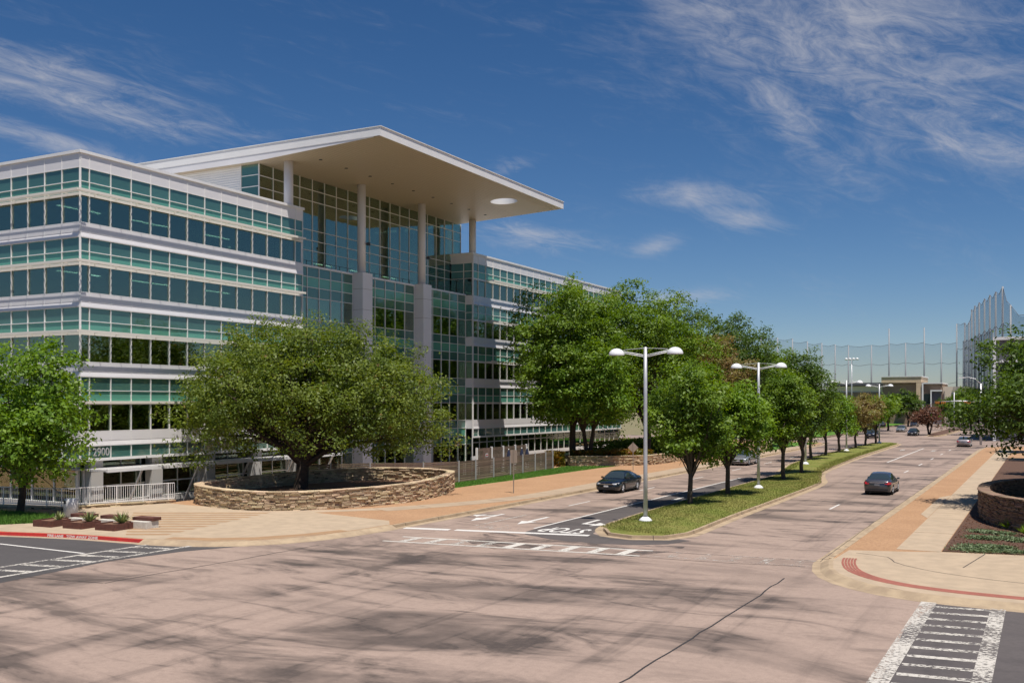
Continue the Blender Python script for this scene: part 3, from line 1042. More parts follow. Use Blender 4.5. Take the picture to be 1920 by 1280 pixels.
def flush_panes():
    kinds = {}
    for p in PANES:
        kinds.setdefault(p[0], []).append(p)
    for kind, lst in kinds.items():
        lst.sort(key=lambda p: -p[3] * p[4] * (3 if p[2].x > -60.3 else 0.05) / max(depth(p[2].x, p[2].y), 1) ** 2)
        rest = {}
        for i, (k, material, c, wd, ht, facing, th_) in enumerate(lst):
            rz = {'x': PI / 2, '-y': 0.0, 'y': 0.0}[facing]
            mt = Matrix.Translation(c + BO) @ Matrix.Rotation(rz + rb.gauss(0, .0018), 4, 'Z') @ Matrix.Rotation(rb.gauss(0, .0015), 4, 'X')
            if kind in ('cladding_panel', 'fin_panel'):
                mt = Matrix.Translation(c + BO) @ Matrix.Rotation(rz, 4, 'Z')
            if i < 298:
                o = bpy.data.objects.new(kind, unit_pane(kind + material, material))
                o.matrix_local = mt @ Matrix.Diagonal((wd, th_, ht, 1))
                link(o, bld)
            else:
                mb = rest.setdefault(material, MB())
                mt = mt @ Matrix.Diagonal((wd, th_, ht, 1))
                vs = [mt @ Vector((x, y, z)) for z in (-.5, .5) for x, y in ((-.5, -.015), (.5, -.015), (.5, .015), (-.5, .015))]
                mb.add(vs, [(3, 2, 1, 0), (4, 5, 6, 7), (0, 1, 5, 4), (1, 2, 6, 5), (2, 3, 7, 6), (3, 0, 4, 7)])
        for material, mb in rest.items():
            o = mb.build('far_' + kind, material, bld)
            o['kind'] = 'stuff'


def bpart(name, mb, material, parent=bld):
    mb.v = [tuple(Vector(v) + BO) for v in mb.v]
    return mb.build(name, material, parent)


def wing(face, s0, s1, lines, skip_ground=False):
    """curtain wall of one wing. face 'x': plane X=XF, s runs along Y; face '-y': plane Y=s-plane, s runs along X"""
    fixed = XF if face == 'x' else P0

    def pt(s, out, z):
        return (XF + out, s, z) if face == 'x' else (s, P0 - out, z)

    def bx(mb, sa, sb, oa, ob, za, zb):
        if face == 'x':
            mb.box(XF + oa, XF + ob, sa, sb, za, zb)
        else:
            mb.box(sa, sb, P0 - ob, P0 - oa, za, zb)
    for a, b in zip(lines[:-1], lines[1:]):
        c, wd = (a + b) / 2, b - a - .02
        # parapet
        pane('cladding_panel', 'clad', pt(c, .0, 21.25), wd + .035, .88, face, 2.0)
        for k, zk in enumerate(ZK):
            pane('window_pane', 'glass', pt(c, -.05, zk + .84), wd, 1.66, face)
            pane('spandrel_pane', 'spandrel_hi', pt(c, -.03, zk + 2.2), wd, .66, face)
            pane('spandrel_pane', 'spandrel_lo', pt(c, -.03, zk + 2.97), wd, .79, face)
            zt = zk
            # folded band under the window row: flat upper panel
            pane('cladding_panel', 'clad', pt(c, .02, zt - .30), wd + .035, .56, face, 2.0)
        pane('spandrel_pane', 'spandrel_lo', pt(c, -.03, 3.22), wd, .72, face)
    # lower folded lip of each band, tilting outwards
    for zk in ZK:
        mb = MB()
        e0, e1 = s0, s1
        sec = [(.032, zk - .58), (.085, zk - .86), (.085, zk - .92), (-.02, zk - .92)]
        vs, fs = [], []
        for s in (e0, e1):
            for o_, z in sec:
                vs.append(pt(s, o_, z))
        for i in range(3):
            fs.append((i, i + 1, 4 + i + 1, 4 + i))
        fs += [(0, 1, 2, 3), (7, 6, 5, 4)]
        mb.add(vs, fs)
        bpart('band_lip', mb, 'clad')
    # mullions and transoms
    for s in lines:
        mb = MB()
        bx(mb, s - .023, s + .023, -.06, .055, 2.86, 21.67)
        bpart('mullion', mb, 'mullion')
    for k, zk in enumerate(ZK):
        for z, hh in ((zk + .01, .04), (zk + 1.76, .17), (zk + 2.545, .05), (zk + 3.39, .05)):
            mb = MB()
            bx(mb, s0, s1, -.06, .045, z - hh / 2, z + hh / 2)
            bpart('transom', mb, 'mullion')
    mb = MB()
    bx(mb, s0 - (.12 if face == 'x' else 0), s1 + (.12 if face == 'x' else -.32), -.35, .12, 21.68, 21.86)
    bpart('parapet_coping', mb, 'white_metal')
    mb = MB()
    bx(mb, s0, s1, -.1, .10, 2.68, 2.85)
    bpart('fascia_beam', mb, 'white_metal')


def sunshade(face, s0, s1, zk):
    """ladder of louvre blades on brackets above a window row"""
    root_mb = MB()
    z = zk + 1.86

    def bx(mb, sa, sb, oa, ob, za, zb):
        if face == 'x':
            mb.box(XF + oa, XF + ob, sa, sb, za, zb)
        else:
            mb.box(sa, sb, P0 - ob, P0 - oa, za, zb)
    bx(root_mb, s0, s1, .66, .71, z - .07, z + .08)
    o = bpart('sunshade', root_mb, 'shade')
    for i in range(4):
        mb = MB()
        bx(mb, s0, s1, .12 + .13 * i, .155 + .13 * i, z - .012, z + .012)
        bpart('louvre_blade', mb, 'shade', o)
    n_ = max(1, int((s1 - s0) / PIT))
    for i in range(n_ + 1):
        s = s0 + .05 + (s1 - s0 - .1) * i / n_
        mb = MB()
        bx(mb, s - .02, s + .02, .05, .64, z - .05, z - .014)
        bpart('bracket', mb, 'shade', o)


linesL = [P0 + .66 + PIT * i for i in range(13)]
linesL = [P0 + .02] + linesL + [63.28]
linesW = [-52.52 - 1.615 * i for i in range(14)][::-1]
wing('x', P0, 63.3, linesL)
wing('-y', linesW[0], -52.56, linesW)
linesR = [90.42, 91.45] + [91.45 + 1.6 * (i + 1) for i in range(25)]
wing('x', 90.4, 131.5, linesR)
for zk in ZK[:3]:
    sunshade('x', P0 - .66, 62.9, zk)
    sunshade('-y', linesW[0], -52.5 + .64, zk)
    sunshade('x', 93.1, 131, zk)
mb = MB().box(XF - .03, XF + .13, 42.35, 62.9, 6.25, 6.42)
bpart('fascia_beam', mb, 'shade')

# end faces of the wings that look back at the camera
for k, zk in enumerate(ZK):
    for (xa, xb) in ((-55.1, -53.6), (-53.55, -52.55)):
        pane('window_pane', 'glass', ((xa + xb) / 2, 90.36, zk + .9), xb - xa - .04, 1.7, '-y')
        pane('spandrel_pane', 'spandrel_lo', ((xa + xb) / 2, 90.36, zk + 2.2), xb - xa - .04, .7, '-y')
        pane('spandrel_pane', 'spandrel_lo', ((xa + xb) / 2, 90.36, zk + 2.97), xb - xa - .04, .79, '-y')
    pane('cladding_panel', 'clad', (-53.85, 90.34, zk - .45), 2.6, .88, '-y', 2.0)
    for z in (zk + .01, zk + 1.78, zk + 2.545, zk + 3.39):
        bpart('transom', MB().box(-55.15, -52.5, 90.30, 90.36, z - .025, z + .025), 'mullion')
pane('cladding_panel', 'clad', (-53.85, 90.34, 21.25), 2.6, .9, '-y', 2.0)
for x in (-53.58, -52.53):
    bpart('mullion', MB().box(x - .03, x + .03, 90.29, 90.37, -1.2, 20.8), 'mullion')
bpart('parapet_coping', MB().box(-60, -52.4, 90.2, 90.55, 21.685, 21.865), 'white_metal')
bpart('parapet_coping', MB().box(-60, -52.4, 63.1, 63.42, 21.685, 21.865), 'white_metal')
bpart('parapet_end', MB().box(-60, -52.53, 63.16, 63.30, 17.5, 21.68), 'clad')
bpart('wing_end', MB().box(-54, -52.53, 63.16, 63.30, -1.3, 17.45), 'interior')

# ---- lower atrium wall
XA = -53.35
colY = [62.21, 71.84, 81.49, 91.16]
bays = [(63.35, 71.0), (72.7, 80.65), (82.35, 90.3)]
rows_lo = []
for zk in (13.12, 8.82, 4.52, .22):
    rows_lo += [(zk, zk + 1.8, 'window_pane', 'glass_atrium'), (zk + 1.8, zk + 2.65, 'spandrel_pane', 'spandrel_lo'), (zk + 2.65, zk + 3.5, 'spandrel_pane', 'spandrel_hi'), (zk + 3.5, zk + 4.3, 'spandrel_pane', 'spandrel_lo')]
for (ya, yb) in bays:
    nb = 5
    ws = (yb - ya) / nb
    for i in range(nb + 1):
        bpart('mullion', MB().box(XA - .05, XA + .05, ya + ws * i - .028, ya + ws * i + .028, -1.2, 17.4), 'mullion')
    for i in range(nb):
        for (z0, z1, kind, mt) in rows_lo:
            pane(kind, mt, (XA - .03, ya + ws * (i + .5), (z0 + z1) / 2), ws - .05, z1 - z0 - .05, 'x')
    for (z0, z1, kind, mt) in rows_lo:
        bpart('transom', MB().box(XA - .05, XA + .045, ya, yb, z0 - .025, z0 + .025), 'mullion')
    bpart('terrace_coping', MB().box(XA - .35, XA + .08, ya, yb, 17.40, 17.56), 'white_metal')
    # low guard rail studs on the terrace edge
    rail = bpart('terrace_rail', MB().bar((XA - .15, ya, 17.95), (XA - .15, yb, 17.95), .03), 'darkmetal')
    for i in range(7):
        y = ya + (yb - ya) * (i + .5) / 7
        bpart('rail_post', MB().bar((XA - .15, y, 17.5), (XA - .15, y, 17.95), .035), 'darkmetal', rail)
for y in colY[1:3]:
    bpart('pier', MB().box(-53.9, -52.35, y - .72, y + .72, -1.3, 17.62), 'clad')
    for z in (3.2, 6.1, 8.9, 11.7, 14.4, 16.2):
        bpart('pier_joint', MB().box(-53.91, -52.345, y - .725, y + .725, z - .014, z + .014), 'soffit_seam')
for i, y in enumerate(colY):
    zb = 17.55 if i in (1, 2) else 20.5
    bpart('column', MB().tube([(-53.0, y, zb), (-53.0, y, 25.42)], .37, 20), 'clad')
for y in colY[1:3]:
    bpart('floodlight', MB().obox((-52.45, y + .25, 20.2 if y < 75 else 20.2), .3, .35, .22, .4).bar((-52.7, y + .15, 20.2), (-52.5, y + .2, 20.2), .06), 'darkmetal')
bpart('terrace_floor', MB().box(-60, XA - .36, 63.3, 90.3, 17.1, 17.4), 'slab')

# ---- upper atrium glass
XU = -55.2
YU0, YU1 = 61.25, 92.4
rows_up = [(17.42, 19.2), (19.2, 20.07), (20.07, 20.94), (20.94, 23.4), (23.4, 24.35), (24.35, 25.26)]
nb = 19
ws = (YU1 - YU0) / nb
for i in range(nb):
    for (z0, z1) in rows_up:
        if YU0 + ws * i > 90.6 and z1 < 21:
            continue
        pane('atrium_pane', 'glass_atrium', (XU, YU0 + ws * (i + .5), (z0 + z1) / 2), ws - .05, z1 - z0 - .05, 'x')
for i in range(nb + 1):
    bpart('mullion', MB().box(XU - .06, XU + .06, YU0 + ws * i - .03, YU0 + ws * i + .03, 17.4, 25.3), 'mullion')
for (z0, z1) in rows_up[1:]:
    bpart('transom', MB().box(XU - .05, XU + .055, YU0, YU1, z0 - .028, z0 + .028), 'mullion')
for (z0, z1) in [(21.9, 22.6), (22.6, 23.5), (23.5, 24.4), (24.4, 25.26)]:
    pane('atrium_pane', 'spandrel_lo', (-56.1, YU0 - .03, (z0 + z1) / 2), 1.7, z1 - z0 - .05, '-y')
    bpart('transom', MB().box(-57, XU, YU0 - .09, YU0 - .03, z0 - .03, z0 + .03), 'mullion')
bpart('mullion', MB().box(-57.05, -56.97, YU0 - .1, YU0, 21, 25.3), 'mullion')
# side wall of corrugated white metal
cor = MB()
vs, fs = [], []
z = 20.8
zl = []
while z < 25.35:
    zl += [(z, 0.0), (z + .10, 0.0), (z + .12, -.04), (z + .17, -.04)]
    z += .19
for (zz_, o_) in zl:
    vs += [(-57.05, YU0 + o_ + .02, zz_), (-80, YU0 + o_ + .02, zz_)]
for i in range(len(zl) - 1):
    fs.append((2 * i, 2 * i + 1, 2 * i + 3, 2 * i + 2))
cor.add(vs, fs)
bpart('corrugated_wall', cor, 'white_metal')
bpart('corrugated_wall', MB().box(-80, -57, YU1 - .05, YU1, 17.5, 25.35), 'white_metal')

# ---- canopy roof: 26.4 m on top, soffit rising towards the street, round opening near the far end
X0, X1, Y0, Y1 = -80.0, -43.0, 60.56, 92.0
ZT = 26.4
sof = lambda x: 25.80 - (X1 - x) * .044 if x > -55 else 25.27
HX, HY, HR = -46.1, 85.3, 1.3
can = MB()
sq = 1.9
nh = 32
cir, squ = [], []
for k in range(nh):
    a = 2 * PI * k / nh
    c_, s_ = math.cos(a), math.sin(a)
    cir.append((HX + HR * c_, HY + HR * s_))
    m_ = sq / max(abs(c_), abs(s_))
    squ.append((HX + m_ * c_, HY + m_ * s_))
# roof top and soffit sheets, the hole left open
for top in (True, False):
    zf = (lambda x: ZT) if top else sof
    xs = [X0, -55.0, HX - sq, HX + sq, X1]
    ys = [Y0, HY - sq, HY + sq, Y1]
    for i in range(4):
        for j in range(3):
            if i == 2 and j == 1:
                continue
            q = [(xs[i], ys[j]), (xs[i + 1], ys[j]), (xs[i + 1], ys[j + 1]), (xs[i], ys[j + 1])]
            q = [(x, y, zf(x)) for x, y in q]
            can.add(q if top else q[::-1], [(0, 1, 2, 3)])
    rr = [(x, y, zf(x)) for x, y in cir + squ]
    can.add(rr, [((k, k + nh, (k + 1) % nh + nh, (k + 1) % nh) if top else (k, (k + 1) % nh, (k + 1) % nh + nh, k + nh)) for k in range(nh)])
canopy = bpart('canopy_roof', can, 'soffit')
rim = MB()
vs = [(x, y, sof(x) - .004) for x, y in cir] + [(x, y, ZT) for x, y in cir]
rim.add(vs, [(k, (k + 1) % nh, nh + (k + 1) % nh, nh + k) for k in range(nh)], True)
bpart('opening_rim', rim, 'dome', canopy)
# fascias: front, near and far edges
fas = MB().box(X1 - .02, X1 + .06, Y0 - .06, Y1 + .06, 25.79, 26.46)
bpart('fascia', fas, 'white_metal', canopy)
for y, s_ in ((Y0, -1), (Y1, 1)):
    f1 = MB().box(X0, X1 - .021, min(y, y + s_ * .06), max(y, y + s_ * .06), 25.82, 26.455)
    bpart('fascia', f1, 'white_metal', canopy)
    wd = MB()
    yy0, yy1 = y + s_ * .03, y - s_ * .03
    prof = [(X1 - .6, 25.83), (X1 - .6, sof(X1 - .6)), (-55, sof(-55) - .004), (X0, 25.26), (X0, 25.83)]
    n_ = len(prof)
    vs = [(x, yy0, z_) for x, z_ in prof] + [(x, yy1, z_) for x, z_ in prof]
    wd.add(vs, [tuple(range(n_)), tuple(range(2 * n_ - 1, n_ - 1, -1))] + [(i, (i + 1) % n_, n_ + (i + 1) % n_, n_ + i) for i in range(n_)])
    bpart('fascia', wd, 'clad', canopy)
bpart('roof_trim', MB().box(X1 - .021, X1 + .12, Y0 - .1, Y1 + .1, 26.463, 26.52), 'white_metal', canopy)
bpart('roof_trim', MB().box(X0, X1 - .022, Y0 - .1, Y0 + .05, 26.463, 26.52), 'white_metal', canopy)
for k in range(1, 38):                              # soffit board joints run along the street
    x = X1 - .32 * k
    bpart('soffit_joint', MB().box(x - .012, x + .012, Y0 + .1, (HY - sq if abs(x - HX) < sq else Y1 - .1), sof(x) - .006, sof(x) + .01), 'soffit_seam', canopy)
for k in range(9):
    y = 63.2 + 3.3 * k
    bpart('soffit_lamp', MB().lathe([(0.0, 0), (.14, 0), (.16, .05)], 12, (-50.6, y, sof(-50.6) - .03)), 'darkmetal', canopy)

# ---- what shows through the glass: slabs, columns, core, ceiling lamps
for z in [zk - .42 for zk in ZK] + [zk + 2.9 for zk in ZK]:
    pass
for zk in ZK + [.22]:
    bpart('floor_slab', MB().box(-78, XF - .25, P0 + .25, 63.0, zk - .75, zk - .15), 'slab')
    bpart('floor_slab', MB().box(-78, XF - .25, 90.7, 131, zk - .75, zk - .15), 'slab')
    bpart('ceiling', MB().box(-78, XF - .15, P0 + .15, 63.0, zk + 1.9, zk + 2.0), 'slab')
    bpart('ceiling', MB().box(-78, XF - .15, 90.7, 131, zk + 1.9, zk + 2.0), 'slab')
    for i in range(3):
        y = 43.2 + 9.65 * i
        bpart('inner_column', MB().box(XF - 1.25, XF - .7, y - .05, y + .5, zk - .15, zk + 1.9), 'white_metal')
    for i in range(3):
        y = 44.5 + 6.2 * i
        if zk > 12:
            bpart('ceiling_lamp', MB().box(XF - 5, XF - 4.85, y, y + 3.4, zk + 1.84, zk + 1.88), 'tube_light')
for z in (.1, 4.4, 8.7, 13.0):
    bpart('floor_slab', MB().box(-78, XA - 3.0, 63.31, 90.29, z - .5, z), 'slab')
bpart('core_wall', MB().box(-63.0, -62.7, P0 + 1, 131, -1.3, 21.3), 'interior')
bpart('core_wall', MB().box(-66.2, -66, YU0 + .1, YU1 - .1, 17.5, 25.2), 'interior')
for i in range(4):
    bpart('inner_column', MB().tube([(-57.6, colY[i] + 3.2, 17.4), (-57.6, colY[i] + 3.2, 25.2)], .42, 14), 'far_brown')
for k in range(5):
    y = 64 + 5.6 * k
    for zl_ in (18.6, 19.4):
        bpart('ceiling_lamp', MB().box(-61, -60.85, y, y + 2.6, zl_, zl_ + .05), 'tube_light')
bpart('roof_deck', MB().box(-80, XF - .36, P0 + .36, 63.05, 21.2, 21.3), 'slab')
bpart('roof_deck', MB().box(-80, XF - .36, 90.6, 131.4, 21.2, 21.3), 'slab')
bpart('back_wall', MB().box(-80.3, -80, P0, 131.5, -1.3, 21.7), 'clad')
bpart('end_wall', MB().box(-80, XF - .12, 131.3, 131.5, -1.3, 21.7), 'clad')
bpart('base_wall', MB().box(-80, -74, P0 + .1, P0 + .3, -1.3, 21.7), 'clad')

# ---- ground floor: recessed glazing, square piers, entrance canopy on raking struts
for i in range(13):
    y = P0 + .6 + PIT * i
    pane('entrance_pane', 'glass', (XF - .9, y + PIT / 2, .95), PIT - .06, 3.4, 'x')
    bpart('mullion', MB().box(XF - .95, XF - .84, y - .03, y + .03, -1.3, 2.68), 'mullion')
bpart('transom', MB().box(XF - .96, XF - .83, P0, 63.2, .95, 1.03), 'mullion')
for i in range(5):
    y = P0 + .9 + 4.85 * i
    bpart('ground_pier', MB().box(XF - .75, XF - .1, y, y + .9, -1.3, 2.67), 'pier_shaded')
for i in range(9):
    x = -53.4 - 2.1 * i
    pane('entrance_pane', 'glass', (x - 1.05, P0 + .5, .95), 2.0, 3.4, '-y')
    bpart('mullion', MB().box(x - .04, x + .04, P0 + .42, P0 + .55, -1.3, 2.68), 'mullion')
ec = bpart('entrance_canopy', MB().box(-50.5, -50.38, 42.6, 66, 2.06, 2.26), 'white_metal')
for i in range(16):
    y = 42.7 + 1.55 * i
    bpart('canopy_blade', MB().box(-52.35, -50.5, y, y + .09, 2.09, 2.2), 'white_metal', ec)
for i in range(11):
    x = -52.2 + .16 * i
    bpart('canopy_slat', MB().box(x, x + .06, 42.62, 66, 2.21, 2.235), 'white_metal', ec)
for i in range(5):
    y = 45.6 + 4.85 * i
    bpart('canopy_strut', MB().bar((-52.3, y, -.6), (-50.8, y, 2.05), .11), 'pole', ec)
for i in range(25):
    y = 90.5 + 1.62 * i
    pane('entrance_pane', 'glass', (XF - .25, y + .81, .70), 1.56, 3.9, 'x')
    bpart('mullion', MB().box(XF - .3, XF - .18, y - .03, y + .03, -1.3, 2.67), 'mullion')
bpart('transom', MB().box(XF - .31, XF - .17, 90.4, 131, .35, .75), 'clad')
for i in range(3):
    pane('entrance_pane', 'glass', (-54.7 + .8 * i, 90.4, .7), .76, 3.9, '-y')
# street number on the glass over the entrance
me = text_mesh('street_number', '2900', .72, .88, .02, .0)
o = mesh_obj('street_number', me, 'pole', bld)
o.location = Vector((XF + .09, 43.82, 3.2)) + BO
o.rotation_euler = (R(90), 0, R(90))
flush_panes()

# ================================================================== TREES
def leaf_mesh(name, C, N, size, rng, material, droop=.25, aspect=.55):
    """one pointed leaf spray (a bent quad) per centre C; N: preferred facing"""
    n = len(C)
    nrm = N + rng.normal(0, .75, (n, 3))
    nrm[:, 2] += .35
    nrm /= np.linalg.norm(nrm, axis=1)[:, None] + 1e-9
    rv = rng.normal(0, 1, (n, 3))
    a = np.cross(nrm, rv)
    a /= np.linalg.norm(a, axis=1)[:, None] + 1e-9
    b = np.cross(nrm, a)
    s = size * rng.uniform(.6, 1.35, n)[:, None]
    p0 = C - a * s
    p1 = C + b * s * aspect + nrm * s * .10
    p2 = C + a * s - nrm * s * droop
    p3 = C - b * s * aspect + nrm * s * .10
    V = np.stack([p0, p1, p2, p3], 1).reshape(-1, 3).astype(np.float32)
    me = bpy.data.meshes.new(name)
    me.vertices.add(4 * n)
    me.vertices.foreach_set('co', V.ravel())
    me.loops.add(4 * n)
    me.loops.foreach_set('vertex_index', np.arange(4 * n, dtype=np.int32))
    me.polygons.add(n)
    me.polygons.foreach_set('loop_start', np.arange(0, 4 * n, 4, dtype=np.int32))
    me.polygons.foreach_set('loop_total', np.full(n, 4, dtype=np.int32))
    me.update(calc_edges=True)
    me.materials.append(M[material])
    return me


def crown_points(rng, rx, ry, rz, cz, lobes, clumps, leaves, clump_r, flat=.55, lobe_r=.42, hollow=.45):
    """leaf positions in lobes spread over an uneven crown; returns positions, outward normals, lobe centres"""
    lc = []
    tries = 0
    while len(lc) < lobes and tries < 4000:
        tries += 1
        d = rng.normal(0, 1, 3)
        d /= np.linalg.norm(d)
        if d[2] < -flat:
            continue
        q = rng.uniform(.45, .86) if rng.random() < .85 else rng.uniform(.1, .45)
        p = d * q
        if any(np.linalg.norm(p - o) < .17 for o in lc):
            continue
        lc.append(p)
    lc = np.array(lc)
    lr = rng.uniform(.55, 1.35, len(lc)) * lobe_r
    per = rng.multinomial(clumps, lr ** 2 / (lr ** 2).sum())
    C, N = [], []
    dim = np.array([rx, ry, rz])
    for p, r, k in zip(lc, lr, per):
        d = rng.normal(0, 1, (k, 3))
        d[:, 2] += .25
        d /= np.linalg.norm(d, axis=1)[:, None]
        rad = r * rng.uniform(hollow, 1.0, k)[:, None] ** .7 * rng.choice([1.0, 1.0, 1.0, 1.0, 1.0, 1.22], k)[:, None]
        cc = (p + d * rad)
        cc[:, 2] = np.maximum(cc[:, 2], -flat - .25 + rng.uniform(-.1, .1, k))
        cc = cc * dim
        for c, dd in zip(cc, d):
            kk = max(4, int(leaves * rng.uniform(.5, 1.5)))
            off = rng.normal(0, 1, (kk, 3)) * clump_r * np.array([1, 1, .6])
            C.append(c + off)
            N.append(np.repeat((dd * .8 + np.array([0, 0, .4]))[None], kk, 0) + off / clump_r * .3)
    C = np.concatenate(C)
    N = np.concatenate(N)
    C[:, 2] += cz
    return C, N, lc * dim + np.array([0, 0, cz])


def tree(name, loc, label, leaf, seed, rx, ry, rz, cz, trunk_r, fork, lobes=22, clumps=160, leaves=55, size=.17, clump_r=.38, flat=.55, lobe_r=.42, hollow=.45, bark='bark', group=None, off=(0, 0), lean=0.0, twig=.35, cat='tree', multi=1, rz_=0.0):
    rng = np.random.default_rng(seed)
    root = thing(name, loc, label, cat, group, rz_)
    C, N, lc = crown_points(rng, rx, ry, rz, cz, lobes, clumps, leaves, clump_r, flat, lobe_r, hollow)
    low = (C[:, 2] < fork + rz * .22) & (np.hypot(C[:, 0], C[:, 1]) < rx * .36)
    low |= (C[:, 2] < fork * .95) & (np.hypot(C[:, 0] / rx, C[:, 1] / ry) < .72)
    C, N = C[~low], N[~low]
    C[:, 0] += off[0]
    C[:, 1] += off[1]
    lc[:, 0] += off[0]
    lc[:, 1] += off[1]
    tb = MB()
    stems = []
    for m_ in range(multi):
        a = 2 * PI * m_ / multi + .4
        sp = .0 if multi == 1 else .25
        base = Vector((math.cos(a) * sp * .4, math.sin(a) * sp * .4, -.15))
        f_ = Vector((off[0] * .25 + math.cos(a) * sp * 2.2 + lean, off[1] * .25 + math.sin(a) * sp * 2.2, fork))
        tr = trunk_r / (1 if multi == 1 else 1.6)
        pts = [base, base.lerp(f_, .06) + Vector((0, 0, .02)), base.lerp(f_, .35) + Vector((rng.normal(0, .05), rng.normal(0, .05), 0)), base.lerp(f_, .7) + Vector((rng.normal(0, .06), rng.normal(0, .06), 0)), f_]
        tb.tube(pts, [tr * 1.55, tr * 1.12, tr, tr * .92, tr * .9], 10)
        stems.append(f_)
    o = tb.build('trunk', bark, root)
    # limbs reach each lobe, with side twigs
    lb = MB()
    for i, p in enumerate(lc):
        f_ = stems[i % len(stems)]
        e = Vector(p)
        r0 = trunk_r * .55 * rng.uniform(.5, 1.0)
        mid = f_.lerp(e, .45) + Vector((rng.normal(0, .12) * rx * .3, rng.normal(0, .12) * ry * .3, rng.uniform(.0, .12) * rz))
        st_ = f_ - Vector((0, 0, rng.uniform(.05, .25) * fork))
        lb.tube([st_, st_.lerp(mid, .5) + Vector((0, 0, .04 * rz)), mid, mid.lerp(e, .55), e], [r0, r0 * .8, r0 * .55, r0 * .32, .02], 6, False)
        for q in range(3):
            t_ = rng.uniform(.4, 1.0)
            s_ = f_.lerp(mid, t_) if q == 0 else mid.lerp(e, t_)
            d_ = Vector((rng.normal(), rng.normal(), rng.normal(.2, .6))).normalized() * rx * twig
            lb.tube([s_, s_ + d_ * .5 + Vector((0, 0, .05)), s_ + d_], [r0 * .28, r0 * .18, .012], 4, False)
    lb.build('limbs', bark, root)
    mesh_obj('crown', leaf_mesh('crown', C, N, size, rng, leaf), None, root)
    return root


# the big oak in the stone ring
tree('oak_tree', (-44.3, 53.2, .45), 'broad spreading oak growing inside the oval stone wall', 'leaf_oak', 5, 10.0, 6.8, 7.7, 4.2, .44, 2.0, lobes=96, clumps=1650, leaves=60, size=.105, clump_r=.40, flat=.10, lobe_r=.24, twig=.13, off=(.55, .2), rz_=R(24))
# bright tree on the left lawn
tree('maple_tree', (-50.3, 36.6, VERGE), 'bright green tree with dark trunk beside the bin and railing', 'leaf_bright', 8, 4.3, 4.3, 4.2, 5.1, .2, 1.7, lobes=30, clumps=430, leaves=50, size=.125, clump_r=.33, flat=.95, lobe_r=.36, bark='bark', off=(.35, .25))

# young trees along the median, near to far
MT = [((-18.85, 58.4), 2.65, 2.9, 5.1, 'leaf_mid', 1.9, 'leafy median tree nearest the camera, just beyond the nearest lamp post'),
      ((-18.67, 65.8), 2.55, 2.9, 5.25, 'leaf_bright', 2.1, 'second median tree from the rounded tip, before the second lamp post'),
      ((-18.3, 80.2), 2.5, 3.1, 5.7, 'leaf_mid', 2.4, 'third median tree from the tip, beyond the second lamp post'),
      ((-18.65, 88.5), 2.6, 3.5, 6.1, 'leaf_dark', 2.4, 'fourth median tree from the tip, tallest of the row'),
      ((-22.3, 110.5), 2.5, 2.9, 5.3, 'leaf_mid', 2.2, 'fifth median tree from the tip, just past the third lamp post'),
      ((-22.5, 119.5), 2.4, 2.6, 5.0, 'leaf_dark', 2.2, 'sixth median tree from the tip'),
      ((-22.5, 128), 2.4, 2.5, 4.8, 'leaf_bright', 2.0, 'seventh median tree from the tip, next to the fourth lamp post'),
      ((-22.6, 141), 2.6, 2.5, 4.9, 'leaf_brown', 2.0, 'brownish thin-leaved tree, eighth along the median'),
      ((-22.7, 150), 2.6, 2.6, 5.0, 'leaf_brown', 1.9, 'brownish thin-leaved tree, ninth along the median'),
      ((-22.4, 157.5), 2.7, 2.4, 4.8, 'leaf_mid', 1.9, 'last median tree, beside the far junction')]
for i, (p, rx, rz, cz, lf, fk, lab) in enumerate(MT):
    near = i < 4
    thin = lf == 'leaf_brown'
    tree('median_tree', (*p, .2), lab, lf, 30 + i, rx * (1.06 + .13 * math.sin(i * 2.3)), rx * (1.12 + .1 * math.cos(i * 1.7)), rz * (1.06 + .07 * math.sin(i * 4.1)), cz, .155, fk, lobes=(27 + 3 * (i % 3)) if near else 16, clumps=(420 if near else 180) if not thin else 110, leaves=48 if near else 38, size=.108 if near else .15, clump_r=.28 if near else .34, flat=.95, lobe_r=.37, bark='bark2', off=(.25 * math.sin(i * 3.1), .25 * math.cos(i * 2.2)), group='young trees along the grassy median', twig=.3)

# tall oaks in front of the right wing
OK_ = [((-42.4, 93.2), 6.4, 8.2, 10.6, 'leaf_mid', 'tall oak at the end of the wooden fence, nearest the right wing'),
       ((-40.6, 92.9), 5.4, 5.0, 6.4, 'leaf_bright', 'oak behind the straight stone wall with red and yellow plants'),
       ((-38.6, 104.5), 7.2, 8.4, 10.8, 'leaf_mid', 'tallest dark green oak in the grove before the right wing'),
       ((-38.5, 116.5), 7.0, 8.2, 10.4, 'leaf_dark', 'dark oak in the middle of the grove beyond the fence'),
       ((-34.2, 113.0), 5.2, 6.2, 8.2, 'leaf_brown', 'brownish thinning oak near the street side of the grove'),
       ((-37.5, 130), 7.0, 8.0, 10.6, 'leaf_dark', 'far dark oak at the end of the grove'),
       ((-34.8, 143), 5.4, 5.4, 9.0, 'leaf_mid', 'lower oak past the grove, beside the far junction')]
for i, (p, rx, rz, cz, lf, lab) in enumerate(OK_):
    tree('oak_tree', (*p, .75 if i < 2 else .3), lab, lf, 60 + i, rx, rx, rz, cz, .34, 3.6, lobes=58, clumps=(900 if i < 3 else 560) if lf != 'leaf_brown' else 380, leaves=54, size=.15, clump_r=.44, flat=.95, lobe_r=.28, group='oaks in front of the right wing', twig=.2, multi=2 if i == 1 else 1)

